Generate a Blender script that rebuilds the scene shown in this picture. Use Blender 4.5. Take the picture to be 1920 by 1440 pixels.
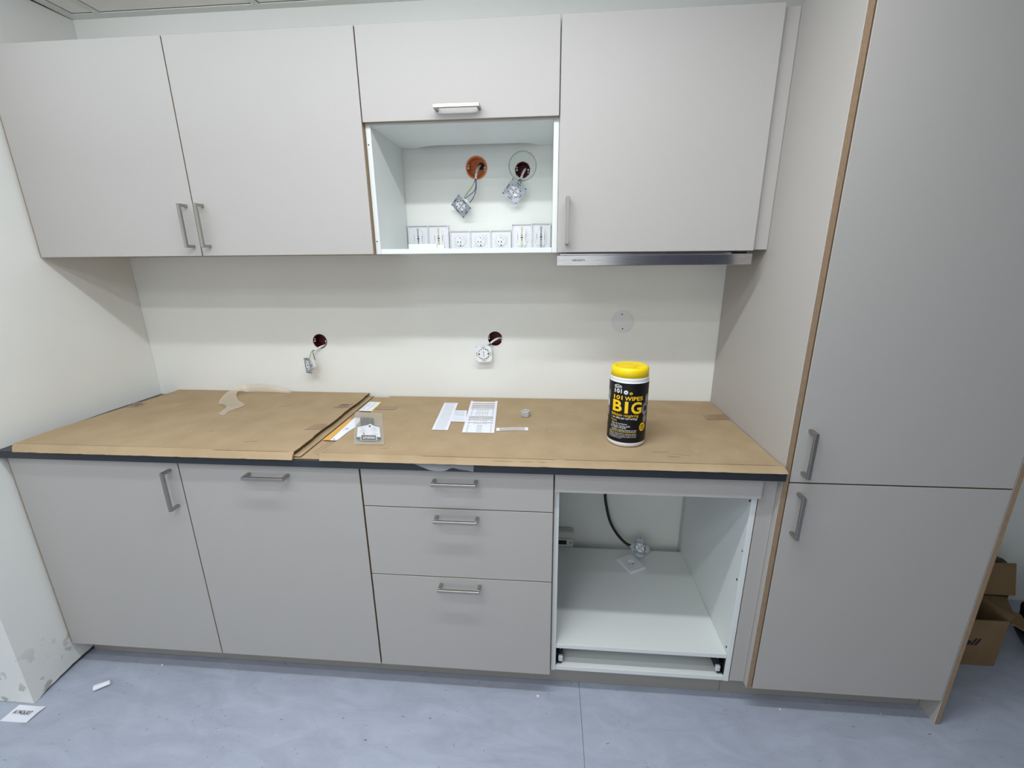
import bpy, bmesh, math, random
from mathutils import Vector, Matrix
random.seed(7)
for o in list(bpy.data.objects): bpy.data.objects.remove(o)
S = bpy.context.scene
COL = S.collection
PI = math.pi

# ------------------------------------------------------------------ camera, light, exposure
cam = bpy.data.cameras.new('camera'); camo = bpy.data.objects.new('camera', cam); COL.objects.link(camo)
S.camera = camo
yaw, pitch, roll = 0.08333, -0.27875, -0.009015
fwd = Vector((-math.sin(yaw)*math.cos(pitch), math.cos(yaw)*math.cos(pitch), math.sin(pitch)))
rt0 = Vector((math.cos(yaw), math.sin(yaw), 0)); up0 = rt0.cross(fwd)
rt = math.cos(roll)*rt0 + math.sin(roll)*up0; up = -math.sin(roll)*rt0 + math.cos(roll)*up0
R = Matrix((rt, up, -fwd)).transposed().to_4x4()
R.translation = Vector((1.7752, -1.1963, 1.4882))
camo.matrix_world = R
cam.sensor_fit = 'HORIZONTAL'; cam.sensor_width = 36.0; cam.lens = 828.44/1920*36.0
cam.clip_start = 0.02; cam.clip_end = 60

w = bpy.data.worlds.new('world'); S.world = w; w.use_nodes = True
w.node_tree.nodes['Background'].inputs[0].default_value = (0.75, 0.82, 0.95, 1)
w.node_tree.nodes['Background'].inputs[1].default_value = 0.02

def area(name, loc, sx, sy, power, color, rot=(0,0,0)):
    l = bpy.data.lights.new(name, 'AREA'); l.shape = 'RECTANGLE'; l.size = sx; l.size_y = sy
    l.energy = power; l.color = color
    o = bpy.data.objects.new(name, l); o.location = loc; o.rotation_euler = rot; COL.objects.link(o)
    return o
LIGHTS = [  # name, location, size x, size y, power, rotation, colour
    ('tube_near', (0.30, -0.46, 2.330), 1.5, 0.05, 2.4, (0, 0, 0), (.95, .985, 1.02)),
    ('tube_middle', (0.90, -1.02, 2.330), 1.5, 0.05, 9.5, (0, 0, 0), (.95, .985, 1.02)),
    ('top_wall_fill', (0.80, -0.45, 2.275), 2.2, 0.09, 1.7, (PI/2, 0, 0), (.90, .955, 1.06)),  # added fill strip, brightens the wall above the uppers
    ('ceiling_fill', (0.80, -0.42, 2.190), 2.2, 0.05, 6.3, (PI-.5, 0, 0), (.90, .955, 1.05)),  # added upward fill, brightens the ceiling and top of the wall
    ('base_front_fill', (1.20, -1.65, 2.330), 0.6, 0.6, 12.5, (0, 0, 0), (.95, .985, 1.02)),  # added fill, lifts the base fronts around the drawers
    ('rear_fill', (-0.02, -3.64, 1.22), 5.0, 2.0, 31, (PI/2, 0, 0), (.92, .97, 1.04)),  # added broad frontal fill behind the camera, no window modelled
    ('tube_near_right', (1.72, -0.46, 2.330), 1.2, 0.05, 14.5, (0, 0, 0), (.95, .985, 1.02)),
]
for n_, l_, sx_, sy_, p_, r_, c_ in LIGHTS: area(n_, l_, sx_, sy_, p_, c_, r_)

vs = S.view_settings
vs.view_transform = 'Standard'; vs.look = 'None'; vs.gamma = 1.0; vs.exposure = -0.12
vs.use_curve_mapping = False

# ------------------------------------------------------------------ materials
def lin(c): return tuple(((x/255)/12.92 if x/255 <= .04045 else (((x/255)+.055)/1.055)**2.4) for x in c) + (1,)
def mat(name, rgb, rough=.5, metal=0., spec=.5, noise=None, bump=0., bscale=200., trans=None, nscale=(1,1,1)):
    """noise=(scale, rgb2, detail): colour grain between rgb and rgb2"""
    m = bpy.data.materials.new(name); m.use_nodes = True
    nt = m.node_tree; N = nt.nodes; L = nt.links; b = N['Principled BSDF']
    b.inputs['Base Color'].default_value = lin(rgb); b.inputs['Roughness'].default_value = rough
    b.inputs['Metallic'].default_value = metal; b.inputs['Specular IOR Level'].default_value = spec
    if noise or bump:
        tc = N.new('ShaderNodeTexCoord'); mp = N.new('ShaderNodeMapping'); mp.inputs['Scale'].default_value = nscale
        L.new(tc.outputs['Object'], mp.inputs['Vector'])
    if noise:
        t = N.new('ShaderNodeTexNoise'); t.inputs['Scale'].default_value = noise[0]; t.inputs['Detail'].default_value = noise[2]
        L.new(mp.outputs['Vector'], t.inputs['Vector'])
        r = N.new('ShaderNodeValToRGB'); r.color_ramp.elements[0].position = .3; r.color_ramp.elements[1].position = .7
        r.color_ramp.elements[0].color = lin(rgb); r.color_ramp.elements[1].color = lin(noise[1])
        L.new(t.outputs['Fac'], r.inputs['Fac']); L.new(r.outputs['Color'], b.inputs['Base Color'])
    if bump:
        t2 = N.new('ShaderNodeTexNoise'); t2.inputs['Scale'].default_value = bscale; t2.inputs['Detail'].default_value = 3
        L.new(mp.outputs['Vector'], t2.inputs['Vector'])
        bp = N.new('ShaderNodeBump'); bp.inputs['Strength'].default_value = bump; bp.inputs['Distance'].default_value = .002
        L.new(t2.outputs['Fac'], bp.inputs['Height']); L.new(bp.outputs['Normal'], b.inputs['Normal'])
    if trans is not None:
        b.inputs['Alpha'].default_value = trans
    return m

M_lam = mat('laminate_greige', (184, 180, 175), .55, spec=.35, noise=(900, (180, 176, 171), 2), bump=.03, bscale=600)
M_edge = mat('edge_band_oak', (164, 139, 112), .6, noise=(60, (142, 118, 92), 4), nscale=(8, 8, 1))
M_white = mat('carcass_white', (228, 232, 229), .45, spec=.4)
M_wall = mat('wall_paint', (239, 240, 234), .85, spec=.2, noise=(3, (235, 236, 230), 4), bump=.05, bscale=250)
M_wallr = mat('wall_paint_dirty', (239, 240, 234), .85, spec=.2, noise=(3, (235, 236, 230), 4), bump=.05, bscale=250)
M_ceil = mat('ceiling_tile_white', (250, 251, 246), .9, spec=.1, noise=(160, (246, 247, 242), 3))
M_grid = mat('grid_grey', (226, 231, 226), .5)
M_dark = mat('worktop_black', (38, 40, 46), .38, noise=(700, (52, 55, 62), 2))
M_steel = mat('brushed_steel', (200, 199, 200), .16, 1., noise=(30, (172, 170, 166), 3), nscale=(1, 40, 40))
M_handle = mat('handle_steel', (176, 172, 165), .34, 1.)
M_card = mat('cardboard', (180, 158, 127), .85, spec=.15, noise=(9, (169, 147, 116), 8), bump=.06, bscale=90)
M_cardd = mat('cardboard_core', (150, 118, 84), .9, spec=.1, noise=(300, (95, 72, 50), 2))
M_tape = mat('brown_tape', (158, 128, 97), .3, spec=.5, noise=(30, (146, 117, 88), 4))
M_plinth = mat('plinth_laminate', (160, 155, 148), .55, spec=.35)
M_black = mat('black_rubber', (14, 14, 15), .45)
M_blackm = mat('runner_black', (26, 27, 29), .4, .4)
M_plas = mat('white_plastic', (236, 237, 239), .35, spec=.5)
M_plasg = mat('grey_plastic', (206, 207, 210), .4)
M_galv = mat('galvanised_steel', (172, 179, 187), .5, .35, noise=(70, (158, 166, 175), 4))
M_brass = mat('contact_brass', (205, 196, 166), .4, .5)
M_hole = mat('dark_slot', (22, 20, 20), .7)
M_maroon = mat('junction_box_maroon', (92, 18, 26), .6)
M_orange = mat('junction_box_orange', (214, 122, 66), .55, noise=(60, (202, 108, 54), 3))
M_oranged = mat('knockout_line', (150, 74, 34), .6)
M_blue = mat('wire_blue', (46, 96, 170), .4)
M_brown = mat('wire_brown', (92, 54, 36), .4)
M_gy = mat('wire_yellow_green', (170, 170, 50), .4, noise=(40, (60, 120, 50), 0))
M_green = mat('green_clip', (40, 120, 76), .4)
M_sheath = mat('cable_sheath', (226, 227, 228), .5)
M_yel = mat('lid_yellow', (250, 218, 6), .35)
M_labk = mat('label_black', (13, 13, 15), .42, spec=.3)
M_ty = mat('print_yellow', (252, 205, 20), .45)
M_tw = mat('print_white', (238, 238, 238), .45)
M_tg = mat('print_grey', (150, 148, 146), .45)
M_tk = mat('print_black', (30, 29, 36), .6)
M_tgl = mat('print_light_grey', (138, 141, 150), .6)
M_teal = mat('print_teal', (34, 104, 100), .5)
M_paper = mat('paper_white', (240, 242, 250), .75, spec=.2)
M_papy = mat('paper_yellow', (250, 232, 130), .75, spec=.2)
M_papo = mat('paper_orange', (226, 176, 96), .75, spec=.2)
M_zinc = mat('zinc_nut', (200, 203, 204), .4, .35)
M_cream = mat('cream_plastic', (214, 212, 202), .45)
M_ties = mat('cable_ties_dark', (52, 54, 60), .5, noise=(200, (90, 92, 98), 2), nscale=(8, 1, 1))
M_cardx = mat('box_cardboard', (138, 114, 84), .85, spec=.15, noise=(12, (126, 104, 75), 6))
M_bag = mat('black_bag', (12, 12, 15), .4, bump=.5, bscale=20)
M_brownd = mat('dark_brown_paper', (74, 60, 46), .85, noise=(20, (56, 45, 36), 4))
M_dirt = mat('dirt', (120, 112, 100), .9)

def film(name, rgb, alpha, rough=.15):
    m = bpy.data.materials.new(name); m.use_nodes = True
    nt = m.node_tree; N = nt.nodes; L = nt.links; b = N['Principled BSDF']
    b.inputs['Base Color'].default_value = lin(rgb); b.inputs['Roughness'].default_value = rough
    b.inputs['Specular IOR Level'].default_value = .5
    tc = N.new('ShaderNodeTexCoord'); t = N.new('ShaderNodeTexNoise'); t.inputs['Scale'].default_value = 55; t.inputs['Detail'].default_value = 3
    L.new(tc.outputs['Object'], t.inputs['Vector'])
    bp = N.new('ShaderNodeBump'); bp.inputs['Strength'].default_value = .5; bp.inputs['Distance'].default_value = .004
    L.new(t.outputs['Fac'], bp.inputs['Height']); L.new(bp.outputs['Normal'], b.inputs['Normal'])
    b.inputs['Alpha'].default_value = alpha
    return m
M_film = film('bag_film', (226, 224, 218), .20)
M_clear = film('clear_tape', (215, 218, 222), .34, .1)
M_curl = film('curl_tape', (226, 212, 190), .55, .2)

# floor: bluish grey marbled vinyl with dark flecks
def floor_mat():
    m = bpy.data.materials.new('vinyl_floor'); m.use_nodes = True
    nt = m.node_tree; N = nt.nodes; L = nt.links; b = N['Principled BSDF']
    b.inputs['Roughness'].default_value = .5; b.inputs['Specular IOR Level'].default_value = .35
    tc = N.new('ShaderNodeTexCoord'); mp = N.new('ShaderNodeMapping'); mp.inputs['Rotation'].default_value = (0, 0, .5); mp.inputs['Scale'].default_value = (1, 2.6, 1)
    L.new(tc.outputs['Object'], mp.inputs['Vector'])
    t = N.new('ShaderNodeTexNoise'); t.inputs['Scale'].default_value = 5; t.inputs['Detail'].default_value = 9; t.inputs['Roughness'].default_value = .68; t.inputs['Distortion'].default_value = .8
    L.new(mp.outputs['Vector'], t.inputs['Vector'])
    r = N.new('ShaderNodeValToRGB'); e = r.color_ramp.elements
    e[0].position = .30; e[0].color = lin((163, 169, 185)); e[1].position = .72; e[1].color = lin((184, 192, 208))
    L.new(t.outputs['Fac'], r.inputs['Fac'])
    t2 = N.new('ShaderNodeTexNoise'); t2.inputs['Scale'].default_value = 55; t2.inputs['Detail'].default_value = 3
    L.new(mp.outputs['Vector'], t2.inputs['Vector'])
    r2 = N.new('ShaderNodeValToRGB'); e2 = r2.color_ramp.elements
    e2[0].position = .23; e2[0].color = (1, 1, 1, 1); e2[1].position = .30; e2[1].color = (0, 0, 0, 1)
    L.new(t2.outputs['Fac'], r2.inputs['Fac'])
    mx = N.new('ShaderNodeMix'); mx.data_type = 'RGBA'
    L.new(r2.outputs['Color'], mx.inputs['Factor']); L.new(r.outputs['Color'], mx.inputs['A']); mx.inputs['B'].default_value = lin((112, 116, 126))
    L.new(mx.outputs['Result'], b.inputs['Base Color'])
    return m
M_floor = floor_mat()

# ------------------------------------------------------------------ helpers
ORG = {}
def BM(): return bmesh.new()
SPLIT = ('screw_hole', 'terminal', 'slot', 'screw', 'pin_hole', 'rib', 'tongue', 'crease', 'scuff', 'tape_print')
def islands(bm):
    seen = set(); out = []
    for v in bm.verts:
        if v in seen: continue
        st = [v]; seen.add(v); comp = []
        while st:
            a = st.pop(); comp.append(a)
            for e in a.link_edges:
                b = e.other_vert(a)
                if b not in seen: seen.add(b); st.append(b)
        out.append(comp)
    return out
def obj(name, bm, m, parent=None, smooth=False, kind=None, label=None):
    if name in SPLIT and parent is not None:
        isl = islands(bm)
        if len(isl) > 1:
            o = None
            for comp in isl:
                nb = BM(); mp = {v: nb.verts.new(v.co) for v in comp}
                for f in {f for v in comp for f in v.link_faces}: nb.faces.new([mp[v] for v in f.verts]).material_index = f.material_index
                o = obj(name, nb, m, parent, smooth, kind, label)
            bm.free(); return o
    bmesh.ops.recalc_face_normals(bm, faces=bm.faces)
    me = bpy.data.meshes.new(name)
    mats = m if isinstance(m, (list, tuple)) else [m]
    for x in mats: me.materials.append(x)
    o = bpy.data.objects.new(name, me); COL.objects.link(o)
    if parent is not None:
        org = ORG[parent.name]
    else:
        zs = [v.co.z for v in bm.verts]; xs = [v.co.x for v in bm.verts]; ys = [v.co.y for v in bm.verts]
        org = Vector(((min(xs)+max(xs))/2, (min(ys)+max(ys))/2, min(zs))); o.location = org
    bmesh.ops.translate(bm, verts=bm.verts, vec=-org)
    bm.to_mesh(me); bm.free()
    if smooth:
        for p in me.polygons: p.use_smooth = True
    if parent is not None: o.parent = parent
    ORG[o.name] = Vector(org)
    if kind: o['kind'] = kind
    if label: o['label'] = label
    return o
def thing(name, label, cat, loc, group=None):
    o = bpy.data.objects.new(name, None); o.empty_display_size = .05; COL.objects.link(o); o.location = loc
    ORG[o.name] = Vector(loc); o['label'] = label; o['category'] = cat
    if group: o['group'] = group
    return o
def tag(o, label, cat, group=None):
    o['label'] = label; o['category'] = cat
    if group: o['group'] = group
    return o
def struct(name, bm, m, smooth=False):
    return obj(name, bm, m, None, smooth, 'structure')
def bx(bm, x0, x1, y0, y1, z0, z1, bev=0., mi=0):
    vs_ = [bm.verts.new(p) for p in ((x0,y0,z0),(x1,y0,z0),(x1,y1,z0),(x0,y1,z0),(x0,y0,z1),(x1,y0,z1),(x1,y1,z1),(x0,y1,z1))]
    fs = []
    for q in ((0,3,2,1),(4,5,6,7),(0,1,5,4),(1,2,6,5),(2,3,7,6),(3,0,4,7)):
        f = bm.faces.new([vs_[i] for i in q]); f.material_index = mi; fs.append(f)
    if bev > 0:
        es = list({e for f in fs for e in f.edges})
        bmesh.ops.bevel(bm, geom=es, offset=bev, segments=1, affect='EDGES', clamp_overlap=True)
    return vs_
def box(x0, x1, y0, y1, z0, z1, bev=0.):
    bm = BM(); bx(bm, x0, x1, y0, y1, z0, z1, bev); return bm
def prism(bm, pts, h, axis='z', base=0., mi=0):
    """extrude polygon pts (2D) from base by h along axis; 2D = the other two axes in order"""
    def P(a, b, c):
        return {'z': (a, b, c), 'y': (a, c, b), 'x': (c, a, b)}[axis]
    lo = [bm.verts.new(P(a, b, base)) for a, b in pts]; hi = [bm.verts.new(P(a, b, base+h)) for a, b in pts]
    n = len(pts); fs = [bm.faces.new(lo[::-1]), bm.faces.new(hi)]
    for i in range(n): fs.append(bm.faces.new((lo[i], lo[(i+1) % n], hi[(i+1) % n], hi[i])))
    for f in fs: f.material_index = mi
    return lo+hi
def circ(cx, cy, r, n=24, a0=0.): return [(cx+r*math.cos(a0+2*PI*i/n), cy+r*math.sin(a0+2*PI*i/n)) for i in range(n)]
def ring(bm, outer, inner, h, axis='z', base=0.):
    """ring between two polygons with equal vertex counts"""
    def P(a, b, c): return {'z': (a, b, c), 'y': (a, c, b), 'x': (c, a, b)}[axis]
    n = len(outer)
    L = [[bm.verts.new(P(a, b, base+k)) for a, b in poly] for poly in (outer, inner) for k in (0, h)]
    ol, oh, il, ih = L
    for i in range(n):
        j = (i+1) % n
        for q in ((ol[i], ol[j], oh[j], oh[i]), (il[j], il[i], ih[i], ih[j]), (oh[i], oh[j], ih[j], ih[i]), (ol[j], ol[i], il[i], il[j])):
            bm.faces.new(q)
    return ol+oh+il+ih
def lathe(bm, prof, cx, cy, n=40, mi=0):
    """prof: (r, z) list bottom to top; closes at r=0 ends"""
    rows = []
    for r, z in prof:
        if r < 1e-6: rows.append([bm.verts.new((cx, cy, z))])
        else: rows.append([bm.verts.new((cx+r*math.cos(2*PI*i/n), cy+r*math.sin(2*PI*i/n), z)) for i in range(n)])
    for a, b in zip(rows, rows[1:]):
        for i in range(n):
            j = (i+1) % n
            va = [a[i], a[j]] if len(a) > 1 else [a[0]]
            vb = [b[j], b[i]] if len(b) > 1 else [b[0]]
            if len(va)+len(vb) > 2:
                f = bm.faces.new(va+vb); f.material_index = mi
def spline(pts, n=8):
    P = [Vector(p) for p in pts]; out = []
    for i in range(len(P)-1):
        p0 = P[max(i-1, 0)]; p1 = P[i]; p2 = P[i+1]; p3 = P[min(i+2, len(P)-1)]
        for k in range(n):
            t = k/n
            out.append(.5*((2*p1)+(p2-p0)*t+(2*p0-5*p1+4*p2-p3)*t*t+(3*p1-p0-3*p2+p3)*t**3))
    out.append(P[-1]); return out
def tube(bm, pts, r, n=8, smooth=6):
    path = spline(pts, smooth); rows = []
    for i, p in enumerate(path):
        t = (path[min(i+1, len(path)-1)]-path[max(i-1, 0)]).normalized()
        a = t.cross(Vector((0, 0, 1)) if abs(t.z) < .9 else Vector((1, 0, 0))).normalized(); b = t.cross(a)
        rows.append([bm.verts.new(p+r*(math.cos(2*PI*k/n)*a+math.sin(2*PI*k/n)*b)) for k in range(n)])
    for A, B in zip(rows, rows[1:]):
        for k in range(n): bm.faces.new((A[k], A[(k+1) % n], B[(k+1) % n], B[k]))
    bm.faces.new(rows[0][::-1]); bm.faces.new(rows[-1])
def text2d(s, bold=0., shear=0.):
    """list of (verts, faces) normalised to 0..1 box height by width; returns bmesh in the XY plane plus its bounds"""
    cu = bpy.data.curves.new('t', 'FONT'); cu.body = s; cu.size = 1; cu.offset = bold; cu.shear = shear; cu.resolution_u = 3
    o = bpy.data.objects.new('t', cu); COL.objects.link(o)
    bpy.context.view_layer.update()
    dg = bpy.context.evaluated_depsgraph_get()
    me = bpy.data.meshes.new_from_object(o.evaluated_get(dg))
    bm = BM(); bm.from_mesh(me)
    bpy.data.objects.remove(o); bpy.data.curves.remove(cu); bpy.data.meshes.remove(me)
    xs = [v.co.x for v in bm.verts]; ys = [v.co.y for v in bm.verts]
    x0, x1, y0, y1 = min(xs), max(xs), min(ys), max(ys)
    for v in bm.verts: v.co = Vector(((v.co.x-x0)/(x1-x0), (v.co.y-y0)/(y1-y0), 0))
    return bm
def map_text(bm, s, fn, bold=0., shear=0., cuts=0, mi=0):
    """text with 0..1 coords mapped by fn(u, v) -> world point, added to bm"""
    t = text2d(s, bold, shear)
    for k in range(1, cuts):
        bmesh.ops.bisect_plane(t, geom=t.verts[:]+t.edges[:]+t.faces[:], plane_co=(k/cuts, 0, 0), plane_no=(1, 0, 0))
    mp = {v: bm.verts.new(fn(v.co.x, v.co.y)) for v in t.verts}
    for f in t.faces:
        try:
            g = bm.faces.new([mp[v] for v in f.verts]); g.material_index = mi
        except ValueError: pass
    t.free()
def xform(bm, M):
    bmesh.ops.transform(bm, matrix=M, verts=bm.verts); return bm
def frame_mat(origin, normal, upv):
    """local x right, local z up, local y into the thing (away from its front); front faces `normal`"""
    y = -Vector(normal).normalized(); z = Vector(upv); z = (z-y*z.dot(y)).normalized(); x = y.cross(z)
    M_ = Matrix((x, y, z)).transposed().to_4x4(); M_.translation = Vector(origin); return M_
def panel(name, x0, x1, y0, y1, z0, z1, parent, facing='y', m_face=None, m_edge=None, bev=.0008):
    """board whose two broad faces are laminate and whose narrow faces carry the edge band"""
    bm = box(x0, x1, y0, y1, z0, z1, bev)
    bm.normal_update(); bmesh.ops.recalc_face_normals(bm, faces=bm.faces)
    ax = {'x': 0, 'y': 1, 'z': 2}[facing]
    for f in bm.faces: f.material_index = 0 if abs(f.normal[ax]) > .6 else 1
    return obj(name, bm, [m_face or M_lam, m_edge or M_edge], parent)
def handle(axis, c, y, z, parent, L=.137):
    """bow handle: axis 'z' upright at x=c, centre height z; axis 'x' level with centre x=c. y = face it stands on"""
    bm = BM(); h = L/2; w_ = .005
    if axis == 'z':
        bx(bm, c-w_, c+w_, y-.036, y-.027, z-h, z+h, .0007)
        for s in (-1, 1):
            zz = z+s*(h-.0045); bx(bm, c-w_, c+w_, y-.0275, y-.0002, zz-.0045, zz+.0045, .0006)
    else:
        bx(bm, c-h, c+h, y-.036, y-.027, z-w_, z+w_, .0007)
        for s in (-1, 1):
            xx = c+s*(h-.0045); bx(bm, xx-.0045, xx+.0045, y-.0275, y-.0002, z-w_, z+w_, .0006)
    return obj('handle', bm, M_handle, parent)

# ------------------------------------------------------------------ the room
H = 2.3475; YW = .610
# back wall with the holes of the electrical boxes cut out
HOLES = [(1.4975, 1.8140, .0385, .05), (1.6710, 1.8030, .0285, .05), (.7965, 1.1490, .0315, .05), (1.5560, 1.1650, .0335, .05)]
bm = box(-.30, 6.0, YW, YW+.12, -.02, H+.15)
wall = struct('wall_back', bm, M_wall)
cuts = []
def cutter(cx, cz, r, d, n=40):
    b = BM(); prism(b, circ(cx, cz, r, n), d+.02, 'y', YW-.02); me = bpy.data.meshes.new('c')
    bmesh.ops.recalc_face_normals(b, faces=b.faces); b.to_mesh(me); b.free()
    o = bpy.data.objects.new('c', me); COL.objects.link(o); cuts.append(o)
    md = wall.modifiers.new('b', 'BOOLEAN'); md.operation = 'DIFFERENCE'; md.object = o; md.solver = 'EXACT'
for h_ in HOLES: cutter(*h_)
cutter(1.6715, 1.8165, .0525, .006)
bpy.context.view_layer.update()
dg = bpy.context.evaluated_depsgraph_get()
nm = bpy.data.meshes.new_from_object(wall.evaluated_get(dg)); wall.modifiers.clear(); wall.data = nm
for c in cuts: bpy.data.objects.remove(c)

# left wing wall (ends in front of the cabinets); bottom edge ragged, not reaching the floor
LW = [(-.157, .000), (0., -.0105), (.25, -.0125), (.34, -.0105), (YW-.001, .0045)]
def lwx(y):
    for (a, xa), (b, xb) in zip(LW, LW[1:]):
        if y <= b: return xa+(xb-xa)*(y-a)/(b-a)
    return LW[-1][1]
bm = BM(); rows = []
ny = 48
for i in range(ny+1):
    y = -.157+(YW-.001+.157)*i/ny; x = lwx(y)
    u_ = i/ny; g = .001+.020*max(0., math.sin(PI*min(1, u_*1.35)))**.6*(1-.25*u_)+.0015*math.sin(i*.9)*u_+.001*math.sin(i*2.3) if i > 1 else .001
    rows.append([bm.verts.new((x, y, max(.001, g))), bm.verts.new((x, y, H-.001)), bm.verts.new((-.32, y, H-.001)), bm.verts.new((-.32, y, .004))])
for a, b in zip(rows, rows[1:]):
    for k in range(4): bm.faces.new((a[k], a[(k+1) % 4], b[(k+1) % 4], b[k]))
bm.faces.new(rows[0]); bm.faces.new(rows[-1][::-1])
def wing_mat():
    m = mat('wing_wall_paint', (239, 240, 235), .85, spec=.2, noise=(3, (235, 236, 231), 4), bump=.05, bscale=250)
    nt = m.node_tree; N = nt.nodes; L = nt.links; b = N['Principled BSDF']
    src = b.inputs['Base Color'].links[0].from_socket
    tc = N.new('ShaderNodeTexCoord'); t = N.new('ShaderNodeTexNoise'); t.inputs['Scale'].default_value = 19; t.inputs['Detail'].default_value = 7
    L.new(tc.outputs['Object'], t.inputs['Vector'])
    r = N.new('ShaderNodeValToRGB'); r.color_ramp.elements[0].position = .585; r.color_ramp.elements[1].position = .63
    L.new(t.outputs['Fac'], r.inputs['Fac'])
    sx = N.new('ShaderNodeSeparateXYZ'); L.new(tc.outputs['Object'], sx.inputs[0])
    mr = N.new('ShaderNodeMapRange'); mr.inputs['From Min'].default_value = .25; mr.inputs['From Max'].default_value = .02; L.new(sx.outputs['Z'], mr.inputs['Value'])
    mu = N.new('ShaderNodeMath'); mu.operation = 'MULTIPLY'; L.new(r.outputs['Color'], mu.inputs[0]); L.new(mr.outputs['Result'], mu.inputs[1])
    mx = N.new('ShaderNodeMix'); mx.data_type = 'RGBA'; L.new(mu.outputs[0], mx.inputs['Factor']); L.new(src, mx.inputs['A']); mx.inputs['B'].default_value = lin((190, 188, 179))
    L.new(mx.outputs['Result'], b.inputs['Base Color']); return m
struct('wall_left', bm, wing_mat())
bm = BM(); bx(bm, -.30, -.030, -.135, YW-.002, .0005, .0035); bx(bm, -.30, -.017, -.145, YW-.002, .006, .030); struct('gap_shade_strip', bm, mat('gap_shade', (96, 95, 86), .9))  # grey strips painting the shade in the gap under the wall

bm = box(6.0, 6.12, -3.7, YW+.12, -.02, H+.15); struct('wall_right', bm, M_wallr)
bm = box(-2.6, 6.0, -3.82, -3.7, -.02, H+.15); struct('wall_front', bm, M_wallr)
d_ = struct('hood_reflection_panel', box(2.54, 3.92, -3.6995, -3.66, .005, 2.1), mat('reflection_panel_grey', (150, 147, 172), .4)); ORG[d_.name] = d_.location.copy()  # unseen panel added to give the hood front its dark reflection
obj('reflection_strip', box(2.84, 2.90, -3.6595, -3.645, .005, 2.1), M_plasg, d_)  # pale strip added for the bright streak in the hood reflection
bm = box(-2.72, -2.6, -3.7, YW+.12, -.02, H+.15); struct('wall_far_left', bm, M_wallr)
bm = box(-2.6, -.32, -.157, YW+.12, -.02, H-.001); struct('wall_side', bm, M_wallr)

# floor: screed with welded vinyl sheets
fl = struct('floor', box(-2.6, 6.0, -3.7, YW, -.12, -.0021), mat('floor_seam', (104, 106, 114), .8))
ORG[fl.name] = fl.location.copy()
for a, b in ((-2.6, 1.9035), (1.905, 3.904), (3.9055, 6.0)):
    obj('vinyl_sheet', box(a, b, -3.7, YW-.001, -.002, 0), M_floor, fl)

# suspended ceiling: slab, T-bars, edge angle and lay-in tiles
ce = struct('ceiling', box(-2.6, 6.0, -3.7, YW, H+.06, H+.14), M_ceil)
xb = [.138+.6*k for k in range(-5, 11)]; yb = [-.030-.6*k for k in range(0, 6)]
ye = [.578]+yb+[-3.7]
bm = BM()
for x in xb:
    if -2.6 < x < 6: bx(bm, x-.012, x+.012, -3.69, .5765, H, H+.004)
for y in yb: bx(bm, -2.59, 5.99, y-.012, y+.012, H-.0003, H+.0037)
obj('ceiling_grid_bar', bm, M_grid, ce)
bm = BM()
bx(bm, .006, 5.99, .577, YW-.001, H, H+.003); bx(bm, .006, .041, -.157, .577, H, H+.003)
obj('edge_angle', bm, M_grid, ce)
tile = None
xe = [-2.6]+[x for x in xb if -2.6 < x < 6]+[6.0]
xe_f = [x for x in xe]
for i in range(len(xe)-1):
    for j in range(len(ye)-1):
        x0, x1 = xe[i]+.0125, xe[i+1]-.0125; y1, y0 = ye[j]-.0125, ye[j+1]+.0125
        if j == 0: y1 = .5765
        if x0 < .041 < x1 and j == 0: x0 = .0415
        if x1 < .041 and j == 0: continue
        if x1-x0 < .02 or y1-y0 < .02: continue
        # tile panel sits slightly above the bar flange, with a shadow edge round it
        obj('ceiling_tile', box(x0+.003, x1-.003, y0+.003, y1-.003, H+.0025, H+.018, .002), M_ceil, ce)

# ------------------------------------------------------------------ base cabinets (fronts in the plane y = 0)
ZB, ZT, ZD = .1015, .8665, .0
def carcass(name, x0, x1, y0, y1, z0, z1, parent, t=.016):
    bm = BM()
    bx(bm, x0, x0+t, y0, y1, z0, z1); bx(bm, x1-t, x1, y0, y1, z0, z1)
    bx(bm, x0+t, x1-t, y0, y1, z0, z0+t); bx(bm, x0+t, x1-t, y0, y1, z1-t, z1); bx(bm, x0+t, x1-t, y1-.006, y1, z0+t, z1-t)
    return obj(name, bm, M_edge, parent)
G = .0016
# 1 door unit
c = thing('base_cabinet', 'grey base cabinet with one hinged door, leftmost under the worktop against the wall', 'cabinet', (.3, .29, ZB))
carcass('carcass', .0005, .5995, .0205, .565, ZB, .873, c)
d = panel('door', 0.0005, .6-G, 0, .019, ZB, ZT, c)
handle('z', .5695, 0, .7775, d)
panel('filler_strip', -.0085, -.0005, .004, .02, ZB, ZT, c, 'x', M_edge)
# 2 dishwasher-style panel unit
c = thing('dishwasher_cabinet', 'grey full-height panel front with a level handle at its top, second from the left wall', 'cabinet', (.9, .29, ZB))
carcass('carcass', .6005, 1.1995, .0205, .565, ZB, .873, c)
d = panel('door', .6+G, 1.2-.0025, 0, .019, ZB, ZT, c)
handle('x', .9015, 0, .8365, d)
# 3 drawers
c = thing('drawer_cabinet', 'grey base cabinet with three stacked drawers, left of the open oven unit', 'cabinet', (1.5, .29, ZB))
carcass('carcass', 1.2005, 1.7995, .0205, .565, ZB, .873, c)
for z0, z1, hz in ((.7368+.0014, ZT, .8355), (.4823+.0014, .7368-.0014, .7085), (ZB, .4823-.0014, .455)):
    d = panel('drawer', 1.2+.0025, 1.8-G-.0012, 0, .019, z0, z1, c)
    handle('x', 1.499, 0, hz, d)
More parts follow.
